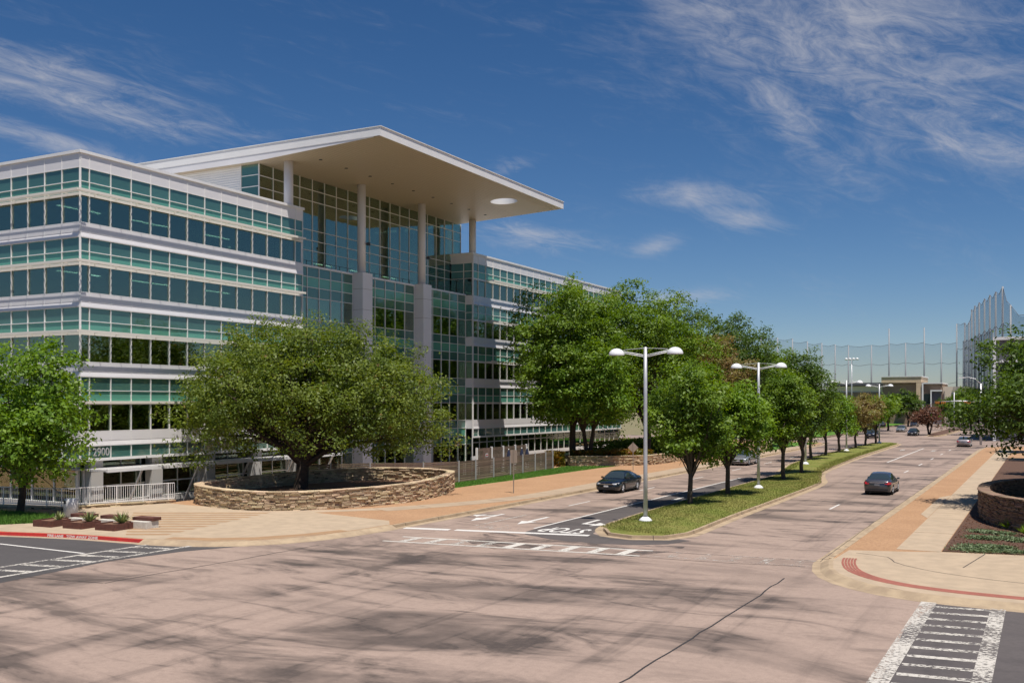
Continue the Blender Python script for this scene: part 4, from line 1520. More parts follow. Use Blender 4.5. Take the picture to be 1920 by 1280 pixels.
# right side
tree('oak_tree', (1.6, 67, .3), 'oak inside the brown curved wall at the right edge', 'leaf_dark', 81, 6.3, 6.3, 4.5, 5.9, .4, 2.2, lobes=54, clumps=900, leaves=54, size=.12, clump_r=.38, flat=.85, lobe_r=.30, off=(-.2, .6), twig=.22)
for i, (p, lab, lf) in enumerate((((2.5, 96), 'tree behind the right edge oak along the pavement', 'leaf_dark'), ((.5, 120), 'tree further along the right pavement', 'leaf_mid'), ((-1.0, 141), 'tree at the far corner of the right pavement', 'leaf_dark'))):
    tree('street_tree', (*p, .2), lab, lf, 90 + i, 3.6, 3.6, 3.4, 5.6, .2, 2.2, lobes=22, clumps=220, leaves=40, size=.2, clump_r=.42, flat=.75, bark='bark2')
# across the junction, mirrored in the glass
for i, (p, lab, lf) in enumerate((((8, 40), 'roadside tree mirrored in the office glass, right of the corner apron', 'leaf_dark'), ((9.5, 52), 'roadside tree mirrored in the office glass, behind the mulch bed', 'leaf_mid'), ((7.5, 80), 'roadside tree mirrored in the office glass, beyond the brown wall', 'leaf_dark'), ((-41, 4), 'tree beside the side road mirrored in the office end wall', 'leaf_mid'), ((-53, 6), 'second tree beside the side road mirrored in the office end wall', 'leaf_dark'))):
    tree('street_tree', (*p, .1), lab, lf, 120 + i, 4.6, 4.6, 4.8, 7.4, .26, 2.8, lobes=22, clumps=190, leaves=34, size=.26, clump_r=.5, flat=.75, group='trees outside the view that show in the glass')

# sparse pine above the right tree
rng = np.random.default_rng(4)
pine = thing('pine_tree', (3.6, 84, .1), 'sparse bare-twigged pine sticking out above the right edge oak', 'tree')
tb = MB()
tb.tube([(0, 0, 0), (.1, 0, 6), (0, .1, 12), (.05, 0, 16.0)], [.3, .24, .14, .03], 8)
tb.build('trunk', 'bark', pine)
lb = MB()
tips = []
for k in range(34):
    z = rng.uniform(9.2, 15.8)
    a = rng.uniform(0, 2 * PI)
    L = rng.uniform(.9, 3.2) * (1.15 - (z - 9) / 9)
    e = Vector((math.cos(a) * L, math.sin(a) * L, z + rng.uniform(-.1, .6)))
    lb.tube([(0, 0, z - .3), (e.x * .5, e.y * .5, z + .1), e], [.05, .035, .012], 4, False)
    for q in range(3):
        d_ = Vector((rng.normal(), rng.normal(), rng.normal())) * .5
        s_ = Vector((0, 0, z)).lerp(e, rng.uniform(.4, 1))
        lb.tube([s_, s_ + d_], [.018, .008], 3, False)
    if z < 13.2 and k % 2:
        tips += [np.array(e) + rng.normal(0, .3, 3) * np.array([1, 1, .4]) for _ in range(34)]
lb.build('limbs', 'bark', pine)
tips = np.array(tips)
mesh_obj('crown', leaf_mesh('crown', tips, np.tile([0, 0, 1.], (len(tips), 1)), .16, rng, 'leaf_dark', aspect=.2), None, pine)

# far vegetation
FT = [((x_at(1745, 215) , 212), 3.0, 2.3, 3.6, 'leaf_rust', 'rust-brown small tree on the far traffic island'),
      ((x_at(1700, 285), 288), 4.2, 4.0, 5.6, 'leaf_dark', 'dark tree before the far building, left of its white awning'),
      ((x_at(1665, 240), 240), 3.8, 3.0, 5.2, 'leaf_mid', 'green tree on the left far verge behind the parked cars'),
      ((x_at(1640, 215), 215), 3.4, 2.8, 5.0, 'leaf_mid', 'green tree beyond the far junction on the left'),
      ((x_at(1783, 290), 292), 3.6, 3.0, 5.0, 'leaf_dark', 'dark tree below the traffic signals'),
      ((x_at(1812, 285), 288), 5.5, 3.6, 6.6, 'leaf_mid', 'green tree before the cream far wall'),
      ((x_at(1820, 250), 252), 4.2, 3.2, 4.4, 'leaf_dark', 'dark low tree at the right of the far street'),
      ((x_at(1838, 215), 216), 4.0, 3.0, 4.6, 'leaf_mid', 'tree beside the signal mast at the far right'),
      ((x_at(1425, 185), 186), 5.0, 5.0, 8.6, 'leaf_dark', 'dark treetop showing under the range net at the left'),
      ((x_at(1480, 200), 202), 5.0, 4.5, 7.0, 'leaf_dark', 'dark treetop beside the small floodlights'),
      ((x_at(1395, 175), 178), 5.5, 5.5, 9.6, 'leaf_mid', 'treetop behind the grove above the second lamp'),
      ((x_at(1560, 225), 226), 4.5, 3.5, 5.6, 'leaf_dark', 'far tree behind the median row left of the brown trees')]
for i, (p, rx, rz, cz, lf, lab) in enumerate(FT):
    tree('far_tree', (*p, .1), lab, lf, 140 + i, rx, rx, rz, cz, .22, 1.9, lobes=16, clumps=120 if lf != 'leaf_rust' else 80, leaves=36, size=.3 if lf != 'leaf_rust' else .2, clump_r=.55, flat=.75, group='trees at the far end of the street', multi=3 if lf == 'leaf_rust' else 1)


# ---- low plants
def tuft(name, loc, label, cat, leaf, seed, n, L, wd, spread, group=None):
    rng = np.random.default_rng(seed)
    root = thing(name, loc, label, cat, group)
    mb = MB()
    for k in range(n):
        a = 2.399 * k + rng.uniform(-.2, .2)
        el = R(rng.uniform(25, 80)) if spread else R(rng.uniform(55, 85))
        l_ = L * rng.uniform(.7, 1.1)
        d_ = Vector((math.cos(a) * math.cos(el), math.sin(a) * math.cos(el), math.sin(el)))
        s_ = Vector((-math.sin(a), math.cos(a), 0)) * wd
        b0 = Vector((math.cos(a), math.sin(a), 0)) * .04
        m_ = b0 + d_ * l_ * .5
        e = b0 + d_ * l_ - Vector((0, 0, .06 * l_))
        mb.add([b0 - s_ * .7, b0 + s_ * .7, m_ + s_, m_ - s_, e], [(0, 1, 2, 3), (3, 2, 4)])
    mb.build('leaves', leaf, root)
    return root


def cover(name, label, pts_fn, n, size, leaf, seed, cat, zr=(.02, .18), aspect=.4):
    """unbroken low planting"""
    rng = np.random.default_rng(seed)
    C = np.array([pts_fn(rng) for _ in range(n)])
    C[:, 2] += rng.uniform(zr[0], zr[1], n)
    N = np.tile([0, 0, .8], (n, 1)) + rng.normal(0, .4, (n, 3))
    o = mesh_obj(name, leaf_mesh(name, C, N, size, rng, leaf, aspect=aspect))
    tag(o, label, cat, kind='stuff')
    return o


def blob(cx_, cy_, rx, ry, z):
    def f(rng):
        a = rng.uniform(0, 2 * PI)
        r = rng.uniform(0, 1) ** .5
        return (cx_ + rx * r * math.cos(a), cy_ + ry * r * math.sin(a), z)
    return f


def line_band(a, b, wd, z):
    a, b = np.array(a), np.array(b)
    t_ = (b - a) / np.linalg.norm(b - a)
    nn = np.array([-t_[1], t_[0]])

    def f(rng):
        p = a + (b - a) * rng.random() + nn * rng.uniform(-wd, wd)
        return (p[0], p[1], z)
    return f


def inside(pts, z):
    P_ = [(p[0], p[1]) for p in pts]
    xs, ys = [p[0] for p in P_], [p[1] for p in P_]

    def f(rng):
        while True:
            x, y = rng.uniform(min(xs), max(xs)), rng.uniform(min(ys), max(ys))
            c_ = False
            j = len(P_) - 1
            for i in range(len(P_)):
                if (P_[i][1] > y) != (P_[j][1] > y) and x < (P_[j][0] - P_[i][0]) * (y - P_[i][1]) / (P_[j][1] - P_[i][1]) + P_[i][0]:
                    c_ = not c_
                j = i
            if c_:
                return (x, y, z)
    return f


def grass_blades(name, label, fn, n, h, wd, material, seed):
    rng = np.random.default_rng(seed)
    P_ = np.array([fn(rng) for _ in range(n)])
    a = rng.uniform(0, 2 * PI, n)
    s_ = np.stack([np.cos(a), np.sin(a), np.zeros(n)], 1) * wd
    tip = P_ + np.stack([rng.normal(0, h * .4, n), rng.normal(0, h * .4, n), h * rng.uniform(.5, 1.2, n)], 1)
    V = np.stack([P_ - s_, P_ + s_, tip], 1).reshape(-1, 3).astype(np.float32)
    me = bpy.data.meshes.new(name)
    me.vertices.add(3 * n)
    me.vertices.foreach_set('co', V.ravel())
    me.loops.add(3 * n)
    me.loops.foreach_set('vertex_index', np.arange(3 * n, dtype=np.int32))
    me.polygons.add(n)
    me.polygons.foreach_set('loop_start', np.arange(0, 3 * n, 3, dtype=np.int32))
    me.polygons.foreach_set('loop_total', np.full(n, 3, dtype=np.int32))
    me.update(calc_edges=True)
    me.materials.append(M[material])
    o = mesh_obj(name, me)
    return tag(o, label, 'grass', kind='stuff')


medz = lambda x, y: .13 + .14 * min(1.0, max(0.0, min(x + 20.3, -15.3 - x)) / 1.4)


def med_fn(rng):
    f = inside([(-19.5, 46), (-18.6, 44.9), (-17, 44.15), (-15.6, 44.8), (-15.2, 46), (-15.4, 80), (-17.2, 90), (-20.6, 90), (-20.3, 70), (-20.1, 56)], 0)
    x, y, _ = f(rng)
    return (x, y, medz(x, y) - .01)


grass_blades('grass', 'short yellow-green grass on the median', med_fn, 42000, .075, .018, 'grass', 1)
grass_blades('grass', 'short grass on the narrow far half of the median', inside([(-17.2, 89), (-18.1, 100), (-18.9, 118), (-19.8, 161), (-23.4, 161), (-23.4, 118), (-22.6, 104), (-21, 91)], .20), 26000, .10, .03, 'grass', 11)
grass_blades('grass', 'bright green lawn grass strip beside the wooden fence', inside(lawn_pts, VERGE), 16000, .09, .025, 'lawn', 2)
grass_blades('grass', 'long green grass under the left tree behind the red kerb', inside([(-56, 30.6), (-47.0, 32.6), (-45.5, 34.6), (-47, 36.3), (-56, 36.4)], VERGE), 16000, .30, .022, 'lawn', 3)

# ================================================================== STONE WALLS
STONE_VAR = {}


def stone_variants(material):
    if material not in STONE_VAR:
        rr = random.Random(77)
        lst = []
        for k in range(8):
            mb = MB().box(-.5, .5, -.5, .5, -.5, .5)
            me = mb.mesh('stone')
            for v in me.vertices:
                v.co += Vector((rr.uniform(-.04, .04), rr.uniform(-.05, .05), rr.uniform(-.07, .07)))
            bm = bmesh.new()
            bm.from_mesh(me)
            bmesh.ops.bevel(bm, geom=[e for e in bm.edges], offset=.045, segments=1, affect='EDGES')
            bm.to_mesh(me)
            bm.free()
            me.materials.append(M[material])
            lst.append(me)
        STONE_VAR[material] = lst
    return STONE_VAR[material]


def stone_wall(name, label, path, closed, thick, top, material, seed, base=.05, course=(.065, .115), length=(.22, .65), cap=True, keep=298, rough=.05):
    """dry stacked wall: top is a function of the point"""
    rr = random.Random(seed)
    root = thing(name, (path[0].x, path[0].y, 0), label, 'wall')
    O = Vector((path[0].x, path[0].y, 0))
    P_ = [p - O for p in path] + ([path[0] - O] if closed else [])
    acc = [0.0]
    for a, b in zip(P_[:-1], P_[1:]):
        acc.append(acc[-1] + (b - a).length)

    def at(s):
        import bisect
        k = min(max(bisect.bisect_right(acc, s) - 1, 0), len(acc) - 2)
        f_ = (s - acc[k]) / (acc[k + 1] - acc[k] + 1e-9)
        return P_[k].lerp(P_[k + 1], f_), (P_[k + 1] - P_[k]).normalized()
    hmax = max(top(p + O) for p in P_)
    stones = []
    z = base
    while z < hmax - .06:
        hc = rr.uniform(*course)
        s = rr.uniform(0, .3)
        while s < acc[-1] - .1:
            L = min(rr.uniform(*length), acc[-1] - s)
            p, t_ = at(s + L / 2)
            tz = top(p + O) - (.07 if cap else 0)
            if z < tz - .03:
                hh = min(hc, tz - z)
                stones.append((p + Vector((0, 0, z + hh / 2)), t_, L - .012, thick + rr.uniform(-rough, rough) * 1.6, hh - .010, rr.uniform(-rough, rough)))
            s += L
        z += hc
    if cap:
        s = 0.0
        while s < acc[-1] - .05:
            L = min(rr.uniform(.55, 1.1), acc[-1] - s)
            p, t_ = at(s + L / 2)
            stones.append((p + Vector((0, 0, top(p + O) - .035)), t_, L - .012, thick + .1, .07, 0.0))
            s += L
    # solid heart behind the joints
    core = sweep([p + O for p in P_[:-1]] if closed else [p + O for p in P_], [(-thick / 2 + .07, -.1), (-thick / 2 + .07, 1.0), (thick / 2 - .07, 1.0), (thick / 2 - .07, -.1)], closed)
    n = len(P_) - (1 if closed else 0)
    vv = []
    for i, v in enumerate(core.v):
        z_ = v[2]
        if z_ > .5:
            z_ = top(P_[i % n] + O) - .10
        vv.append((v[0] - O.x, v[1] - O.y, z_))
    core.v = vv
    core.build('wall_core', 'stone_core', root)
    eye = Vector((0, 0, CAM_H))

    def score(st):
        p = st[0] + O
        v = (eye - p)
        nn = Vector((-st[1].y, st[1].x, 0))
        return st[2] * st[4] * abs(v.normalized().dot(nn)) / v.length_squared
    stones.sort(key=score, reverse=True)
    vars_ = stone_variants(material)
    rest = MB()
    proto = [[tuple(v.co) for v in me.vertices] for me in vars_]
    pf = [[tuple(p.vertices) for p in me.polygons] for me in vars_]
    for i, (c, t_, L, th_, hh, sh) in enumerate(stones):
        nn = Vector((-t_.y, t_.x, 0))
        rot = Matrix((t_, nn, Vector((0, 0, 1)))).transposed().to_4x4()
        mt = Matrix.Translation(c + nn * sh) @ rot @ Matrix.Diagonal((L, th_, hh, 1))
        k = rr.randrange(8)
        if i < keep:
            o = bpy.data.objects.new('stone', vars_[k])
            o.matrix_local = mt
            link(o, root)
        else:
            rest.add([mt @ Vector(v) for v in proto[k]], pf[k])
    if rest.v:
        o = rest.build('stonework', material, root)
        o['kind'] = 'stuff'
    return root


ring_pts = [(-46.3, 45.6), (-44.5, 44.6), (-42.0, 44.0), (-39.4, 44.2), (-37.2, 46.0), (-35.6, 49.0), (-34.9, 52.5), (-35.5, 57.0), (-37.3, 61.6), (-39.6, 63.0), (-42.4, 62.8), (-45.2, 60.8), (-46.9, 56.6), (-47.4, 51.5), (-47.2, 47.4)]
ring = smooth_path(ring_pts, .5, True)
ring = offset_path(ring, .28, True)
ring_top = lambda p: 1.22 + .0135 * max(0.0, (p.y - 45)) + .012 * max(0.0, -39 - p.x)
stone_wall('stone_ring_wall', 'low oval limestone wall ringing the big oak', ring, True, .5, ring_top, 'stone', 21, base=VERGE)
struct(sheet('planting_soil', [(p.x, p.y) for p in offset_path(ring, .2, True)], 'soil', .55))

rring_pts = [(-3.35, 62.5), (-3.0, 58.5), (-1.9, 55.0), (.2, 52.4), (3.6, 51.4), (7.5, 53.5), (9.2, 60), (8.6, 67.5), (5.5, 71.8), (1.5, 72.2), (-1.8, 69.6), (-3.1, 66)]
rring = offset_path(smooth_path(rring_pts, .5, True), .25, True)
stone_wall('curved_planter_wall', 'brown curved planter wall, shade put into its colour, at the right edge of the pavement', rring, True, .5, lambda p: 1.62 + .012 * max(0, 62 - p.y), 'shaded_stone', 22, base=VERGE, keep=200)
struct(sheet('planting_soil', [(p.x, p.y) for p in offset_path(rring, .2, True)], 'soil', .7))

w2 = smooth_path([(-41.3, 89.5), (-39, 91.2), (-36.6, 92.9), (-35.2, 94.4), (-34.6, 98), (-34.6, 104)], .6)
stone_wall('straight_stone_wall', 'straight low limestone wall below the red and yellow plants', w2, False, .45, lambda p: 1.12, 'stone', 23, base=VERGE)
struct(sheet('raised_bed', [(-41.3, 89.7), (-39, 91.4), (-36.7, 93.1), (-35.4, 94.5), (-34.8, 98), (-34.8, 104), (-45, 108), (-44.7, 96), (-43.2, 90.5)], 'soil', .82))
w3 = smooth_path([(-36, 121.5), (-33.6, 122.2), (-32.6, 124.2), (-32.2, 128), (-32.3, 134)], .8)
stone_wall('low_stone_wall', 'low limestone wall beyond the silver car, past the oaks', w3, False, .45, lambda p: 1.2, 'stone', 24, base=VERGE, keep=120)
w4 = [Vector((-62, 37.0, 0)), Vector((-56, 38.05, 0)), Vector((-50.25, 39.25, 0)), Vector((-47.75, 45.4, 0))]
stone_wall('kerb_stone_wall', 'ankle-high stone kerb wall carrying the metal railing', w4, False, .4, lambda p: .32, 'stone', 25, base=.06, course=(.06, .1), keep=120)

def ragged(cs, z):
    def f(rng):
        c = cs[rng.integers(len(cs))]
        return (c[0] + rng.normal(0, c[2] * .75), c[1] + rng.normal(0, c[2] * .45), z)
    return f


cover('red_yellow_plants', 'red and yellow leafed plants massed behind the straight stone wall', inside([(-40.9, 90.2), (-36.8, 93.6), (-35.2, 97), (-37, 98.5), (-42.5, 92.6)], .82), 5200, .2, 'leaf_red', 5, 'plants', (.05, .75), .3)
cover('red_yellow_plants', 'red leafed shrubs filling the gap between fence end and stone wall', blob(-42.4, 88.9, 1.0, 1.0, .1), 1500, .18, 'leaf_red', 6, 'plants', (.05, 1.5), .3)
cover('silver_groundcover', 'pale sage groundcover along the near edge of the mulch bed', ragged(((-2.6, 45.95, .5), (-1.4, 46.05, .35), (-.2, 46.2, .45), (1.2, 46.3, .4), (2.6, 46.5, .5)), .16), 5200, .06, 'leaf_sage', 7, 'plants', (.01, .10))
cover('silver_groundcover', 'patch of pale sage groundcover in the mulch nearest the pavement', ragged(((-2.7, 46.8, .45), (-2.1, 47.1, .35), (-1.5, 46.9, .25)), .16), 2200, .06, 'leaf_sage', 8, 'plants', (.01, .16))
cover('silver_groundcover', 'sage groundcover strip across the middle of the mulch bed', ragged(((-2.6, 50.0, .4), (-1.7, 50.3, .45), (-.9, 49.8, .4), (-.2, 50.4, .3)), .16), 3200, .065, 'leaf_sage', 9, 'plants', (.01, .16))
cover('silver_groundcover', 'sage groundcover at the foot of the brown curved wall', ragged(((-2.7, 52.6, .35), (-1.9, 52.3, .4)), .16), 1800, .06, 'leaf_sage', 12, 'plants', (.01, .14))
cover('leaf_litter', 'fallen brown leaves scattered over the dark mulch bed', inside([(-3.7, 45.4), (4, 46.2), (4, 56), (-1.5, 56), (-3.3, 60), (-3.7, 60)], .17), 3800, .045, 'leaf_rust', 31, 'leaves', (.0, .02), .6)
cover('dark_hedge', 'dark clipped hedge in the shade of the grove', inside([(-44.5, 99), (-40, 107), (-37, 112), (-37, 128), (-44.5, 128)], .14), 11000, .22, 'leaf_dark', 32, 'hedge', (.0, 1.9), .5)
for i, (x, y, n_, L, lab) in enumerate(((-.75, 52.0, 90, .75, 'fine grass clump below the brown curved wall'), (-1.6, 54.6, 80, .65, 'grass clump where the brown wall meets the mulch'), (.15, 48.4, 40, .8, 'spiky grass clump at the right picture edge'), (-2.6, 74.5, 60, .6, 'yellow-green clump beyond the brown curved wall'), (-2.7, 77.5, 60, .7, 'bushy green clump by the pavement under the right oak'))):
    tuft('ornamental_grass', (x, y, .16), lab, 'plant', 'leaf_bright' if i != 2 else 'leaf_dark', 200 + i, n_, L, .02, True)
cover('shrub_bed', 'green and straw coloured planting beyond the brown curved wall', blob(-1.6, 77, 1.9, 3.4, .16), 3600, .13, 'leaf_mid', 10, 'plants', (.02, .55))

# ================================================================== RAILING, FENCE
rail = thing('metal_railing', (-50.25, 39.25, .3), 'white metal railing with thin upright bars before the office entrance', 'railing')
RO = Vector((-50.25, 39.25, .3))
rp = [Vector((-62, 37.0, .3)), Vector((-50.25, 39.25, .3)), Vector((-47.75, 45.4, .3))]
bal = MB().box(-.011, .011, -.011, .011, 0, .92).mesh('baluster')
bal.materials.append(M['white_metal'])
post = MB().box(-.03, .03, -.03, .03, -.05, 1.08).mesh('post')
post.materials.append(M['white_metal'])
for a, b in zip(rp[:-1], rp[1:]):
    a_, b_ = a - RO, b - RO
    for z in (.12, 1.05):
        MB().bar(a_ + Vector((0, 0, z)), b_ + Vector((0, 0, z)), .045).build('rail', 'white_metal', rail)
    L = (b_ - a_).length
    n_ = int(L / .13)
    for i in range(n_ + 1):
        p = a_.lerp(b_, i / n_)
        if i % 12 == 0:
            o = bpy.data.objects.new('post', post)
            o.location = p
        else:
            o = bpy.data.objects.new('baluster', bal)
            o.location = p + Vector((0, 0, .13))
        link(o, rail)

fence = thing('wooden_fence', (-40.4, 67, .1), 'weathered horizontal board fence with pale metal posts beside the lawn', 'fence')
FO = Vector((-40.4, 67, .1))
fp = smooth_path([(-48.4, 57.6), (-45.3, 62.4), (-42.0, 64.7), (-40.35, 67.2), (-40.5, 76), (-40.9, 85.2)], 2.3)
fp = fp + [Vector((-42.2, 87.6, 0)), Vector((-43.2, 90, 0))]
board = {}
rf = random.Random(9)
for i, (a, b) in enumerate(zip(fp[:-1], fp[1:])):
    a_, b_ = a - FO, b - FO
    a_.z = b_.z = 0
    MB().bar(a_ + Vector((.06, 0, -.1)), a_ + Vector((.06, 0, 1.72)), .075).build('fence_post', 'pole', fence)
    d = b_ - a_
    L, an = d.length, math.atan2(d.y, d.x)
    for k in range(11):
        key = k % 4
        if key not in board:
            me = MB().box(-.5, .5, -.012, .012, -.062, .062).mesh('board')
            me.materials.append(M['wood'])
            board[key] = me
        o = bpy.data.objects.new('board', board[key])
        o.location = (a_ + b_) / 2 + Vector((0, 0, .12 + k * .146 + rf.uniform(-.006, .006)))
        o.rotation_euler = (rf.uniform(-.03, .03), rf.uniform(-.004, .004), an)
        o.scale = (L - .02, 1, 1)
        link(o, fence)
# screened yard behind the fence with a door and a notice
yard = thing('wooden_screen', (-44.6, 78, -1.3), 'brown slatted screen with a door and small notice behind the fence', 'screen')
for k in range(14):
    MB().box(-.05, .0, -.5, 9.2, 2.0 + .0 + k * .115 - .05, 2.0 + k * .115 + .05).build('slat', 'wood', yard)
for y in (-.5, 2.2, 4.4, 6.8, 9.1):
    MB().box(-.10, .06, y - .08, y + .08, 0, 3.62).build('post', 'mullion', yard)
MB().box(.0, .05, .55, 1.75, 1.2, 3.5).build('door', 'wood', yard)
MB().box(.055, .065, .95, 1.4, 2.75, 3.05).build('notice', 'plate', yard)
MB().box(.068, .072, 1.02, 1.33, 2.84, 2.96).build('notice_print', 'red_paint', yard)
for i, (x, y) in enumerate(((-43.6, 81.6), (-43.6, 84.2), (-43.6, 85.3))):
    u_ = thing('folded_parasol', (x, y, -1.3), ('folded navy parasol nearest the screen door', 'folded navy parasol in the middle behind the fence', 'folded navy parasol furthest behind the fence')[i], 'parasol', 'folded navy parasols')
    MB().tube([(0, 0, 0), (0, 0, 3.4)], .03, 8).build('pole', 'mullion', u_)
    MB().lathe([(.05, 1.9), (.2, 2.0), (.22, 2.6), (.12, 3.1), (.02, 3.35)], 10).build('canopy', pmat('navy_cloth', (.012, .018, .05), .9), u_)

# ================================================================== STREET LAMPS
def street_lamp(loc, label, H_=9.15):
    root = thing('street_lamp', (*loc, 0), label, 'street lamp', 'double-armed street lamps on the median')
    MB().lathe([(.0, .26), (.34, .26), (.34, .32), (.24, .42), (.13, .50)], 16).build('base', 'dome', root)
    MB().tube([(0, 0, .28), (0, 0, 3), (0, 0, 6.5), (0, 0, H_)], [.115, .105, .095, .085], 12).build('pole', 'pole', root)
    for s in (-1, 1):
        arm = MB().tube([(s * .05, 0, H_ - .50), (s * 1.25, 0, H_ - .27)], .025, 6).tube([(s * .05, 0, H_ - .42), (s * 1.25, 0, H_ - .19)], .025, 6).build('arm', 'dome', root)
        MB().tube([(s * .05, 0, H_ - .05), (s * 1.2, 0, H_ - .12)], .010, 5).build('cable', 'dome', arm)
        hd = MB().lathe([(.40, -.17), (.41, -.12), (.37, .0), (.27, .11), (.14, .17), (.0, .19)], 20, (s * 1.58, 0, H_ - .22)).build('lamp_head', 'dome', root)
        MB().lathe([(.0, -.14), (.37, -.15)], 20, (s * 1.58, 0, H_ - .22)).build('lens', 'lamp_clear', hd)
    return root


for loc, lab in (((-18.12, 48.75), 'tall double street lamp standing nearest on the rounded median tip'), ((-18.0, 71.2), 'double street lamp second from the median tip'), ((-20.95, 101.2), 'double street lamp third along the median, half hidden by trees'), ((-22.2, 131.6), 'double street lamp fourth along the median'), ((-22.25, 160.2), 'double street lamp furthest along the median at the far junction')):
    street_lamp(loc, lab)

# ================================================================== PLAZA FURNITURE
for i, (x, y) in enumerate(((-44.7, 33.25), (-42.75, 33.45), (-40.75, 33.7))):
    q = ('leftmost', 'middle', 'rightmost')[i]
    rz = R(4)
    pl = thing('planter_box', (x, y, VERGE), 'low rusty steel planter box with an agave, %s of three' % q, 'planter', 'rusty steel planters on the plaza', rz)
    for (x0, x1, y0, y1) in ((0, 1.25, 0, .05), (0, 1.25, 1.45, 1.5), (0, .05, .05, 1.45), (1.2, 1.25, .05, 1.45)):
        MB().box(x0, x1, y0, y1, 0, .32).build('side', 'corten', pl)
    MB().box(.05, 1.2, .05, 1.45, .03, .26).build('soil', 'soil', pl)
    tuft('agave', (x + .75, y + .95, VERGE + .26), 'spiky agave growing in the %s rusty planter' % q, 'plant', 'leaf_agave', 300 + i, (26, 44, 52)[i], (.5, .6, .7)[i], .045, True, 'agaves in planters')
    bn = thing('bench', (x + .72, y + 1.62, VERGE), 'rusty steel slab bench on a white block behind the %s planter' % q, 'bench', 'slab benches behind the planters', rz)
    mesh_obj('seat', bevel_mesh(MB().box(0, 1.3, .0, .62, .36, .52).mesh('seat'), .012, 1), 'corten', bn)
    mesh_obj('base_block', bevel_mesh(MB().box(.25, 1.24, -.35, .5, 0, .355).mesh('base_block'), .01, 1), 'white_block', bn)

bp = ground(133, 968, VERGE)
bn = thing('litter_bin', (bp.x, bp.y, VERGE), 'round brushed steel litter bin beside the railing', 'bin')
MB().lathe([(.0, .02), (.35, .02), (.35, .04), (.37, .05), (.37, .95), (.35, .98), (.0, 1.0)], 28).build('body', 'bin', bn)
mb = MB()
for k in range(6):
    a0, a1 = R(-140 + 10 * k), R(-140 + 10 * (k + 1))
    mb.add([(.374 * math.cos(a0), .374 * math.sin(a0), .72), (.374 * math.cos(a1), .374 * math.sin(a1), .72), (.374 * math.cos(a1), .374 * math.sin(a1), .90), (.374 * math.cos(a0), .374 * math.sin(a0), .90)], [(0, 1, 2, 3)])
mb.build('opening', 'darkmetal', bn)

# roadside signs seen from behind
sp_ = ground(963, 924, VERGE)
sg = thing('sign_post', (sp_.x, sp_.y, VERGE), 'thin signpost with a tall blank sign back on the gravel beside the lawn', 'sign', rz=R(12))
MB().box(-.03, .03, -.02, .02, 0, 2.95).build('post', 'sign_post', sg)
MB().box(-.24, .24, .025, .035, 2.05, 2.95).build('sign_panel', 'sign_back', sg)
sp_ = ground(1187, 882, VERGE)
sg = thing('sign_post', (sp_.x, sp_.y, VERGE), 'diamond warning sign seen from behind by the stone wall', 'sign', rz=R(20))
MB().box(-.03, .03, -.02, .02, 0, 2.6).build('post', 'sign_post', sg)
MB().add([(-.48, .03, 2.1), (0, .03, 1.62), (.48, .03, 2.1), (0, .03, 2.58), (-.48, .045, 2.1), (0, .045, 1.62), (.48, .045, 2.1), (0, .045, 2.58)], [(0, 1, 2, 3), (7, 6, 5, 4), (0, 1, 5, 4), (1, 2, 6, 5), (2, 3, 7, 6), (3, 0, 4, 7)]).build('sign_panel', 'sign_back', sg)

# ================================================================== CARS
def interp(xs, ys, x):
    return float(np.interp(x, xs, ys))


def smooth_interp(xs, ys, x):
    """monotone-ish cubic through the knots (xs ascending)"""
    xs, ys = list(xs), list(ys)
    if x <= xs[0]:
        return ys[0]
    if x >= xs[-1]:
        return ys[-1]
    for i in range(len(xs) - 1):
        if xs[i] <= x <= xs[i + 1]:
            h = xs[i + 1] - xs[i]
            t_ = (x - xs[i]) / h
            m0 = 0 if i == 0 else (ys[i + 1] - ys[i - 1]) / (xs[i + 1] - xs[i - 1])
            m1 = 0 if i + 2 >= len(xs) else (ys[i + 2] - ys[i]) / (xs[i + 2] - xs[i])
            return (2 * t_ ** 3 - 3 * t_ ** 2 + 1) * ys[i] + (t_ ** 3 - 2 * t_ ** 2 + t_) * h * m0 + (-2 * t_ ** 3 + 3 * t_ ** 2) * ys[i + 1] + (t_ ** 3 - t_ ** 2) * h * m1


SEDAN = dict(L=4.84, W=1.84, wb=2.80, wr=.335, zsill=.20,
             by=[-2.42, -2.36, -2.15, -1.6, -1.0, 0, .9, 1.4, 1.95, 2.25, 2.38, 2.42],
             bw=[.66, .80, .88, .918, .92, .92, .92, .915, .895, .82, .70, .60],
             bt=[.86, .98, 1.035, 1.04, .98, .96, .96, .905, .82, .72, .64, .58],
             bb=[.36, .28, .22, .19, .19, .19, .19, .19, .19, .21, .25, .32],
             ry=[-1.92, -1.55, -1.05, -.45, .05, .45, .80, 1.12], rz=[1.02, 1.17, 1.37, 1.455, 1.45, 1.37, 1.16, .93],
             belt=.90, front_win=(.72, -.22), rear_win=(-.30, -1.25), wind=(1.02, .40), back=(-1.12, -1.78))
SUV = dict(L=4.6, W=1.88, wb=2.70, wr=.37, zsill=.26,
           by=[-2.30, -2.26, -2.1, -1.6, -1.0, 0, .9, 1.4, 1.85, 2.15, 2.26, 2.30],
           bw=[.74, .84, .90, .935, .94, .94, .94, .935, .91, .84, .74, .66],
           bt=[1.08, 1.12, 1.14, 1.14, 1.10, 1.08, 1.06, 1.04, .98, .90, .80, .70],
           bb=[.42, .34, .30, .26, .26, .26, .26, .26, .26, .28, .32, .40],
           ry=[-2.22, -2.05, -1.7, -.6, .0, .35, .75, 1.05], rz=[1.12, 1.45, 1.66, 1.70, 1.69, 1.60, 1.30, 1.05],
           belt=1.02, front_win=(.62, -.22), rear_win=(-.30, -1.65), wind=(.98, .30), back=(-1.80, -2.17))


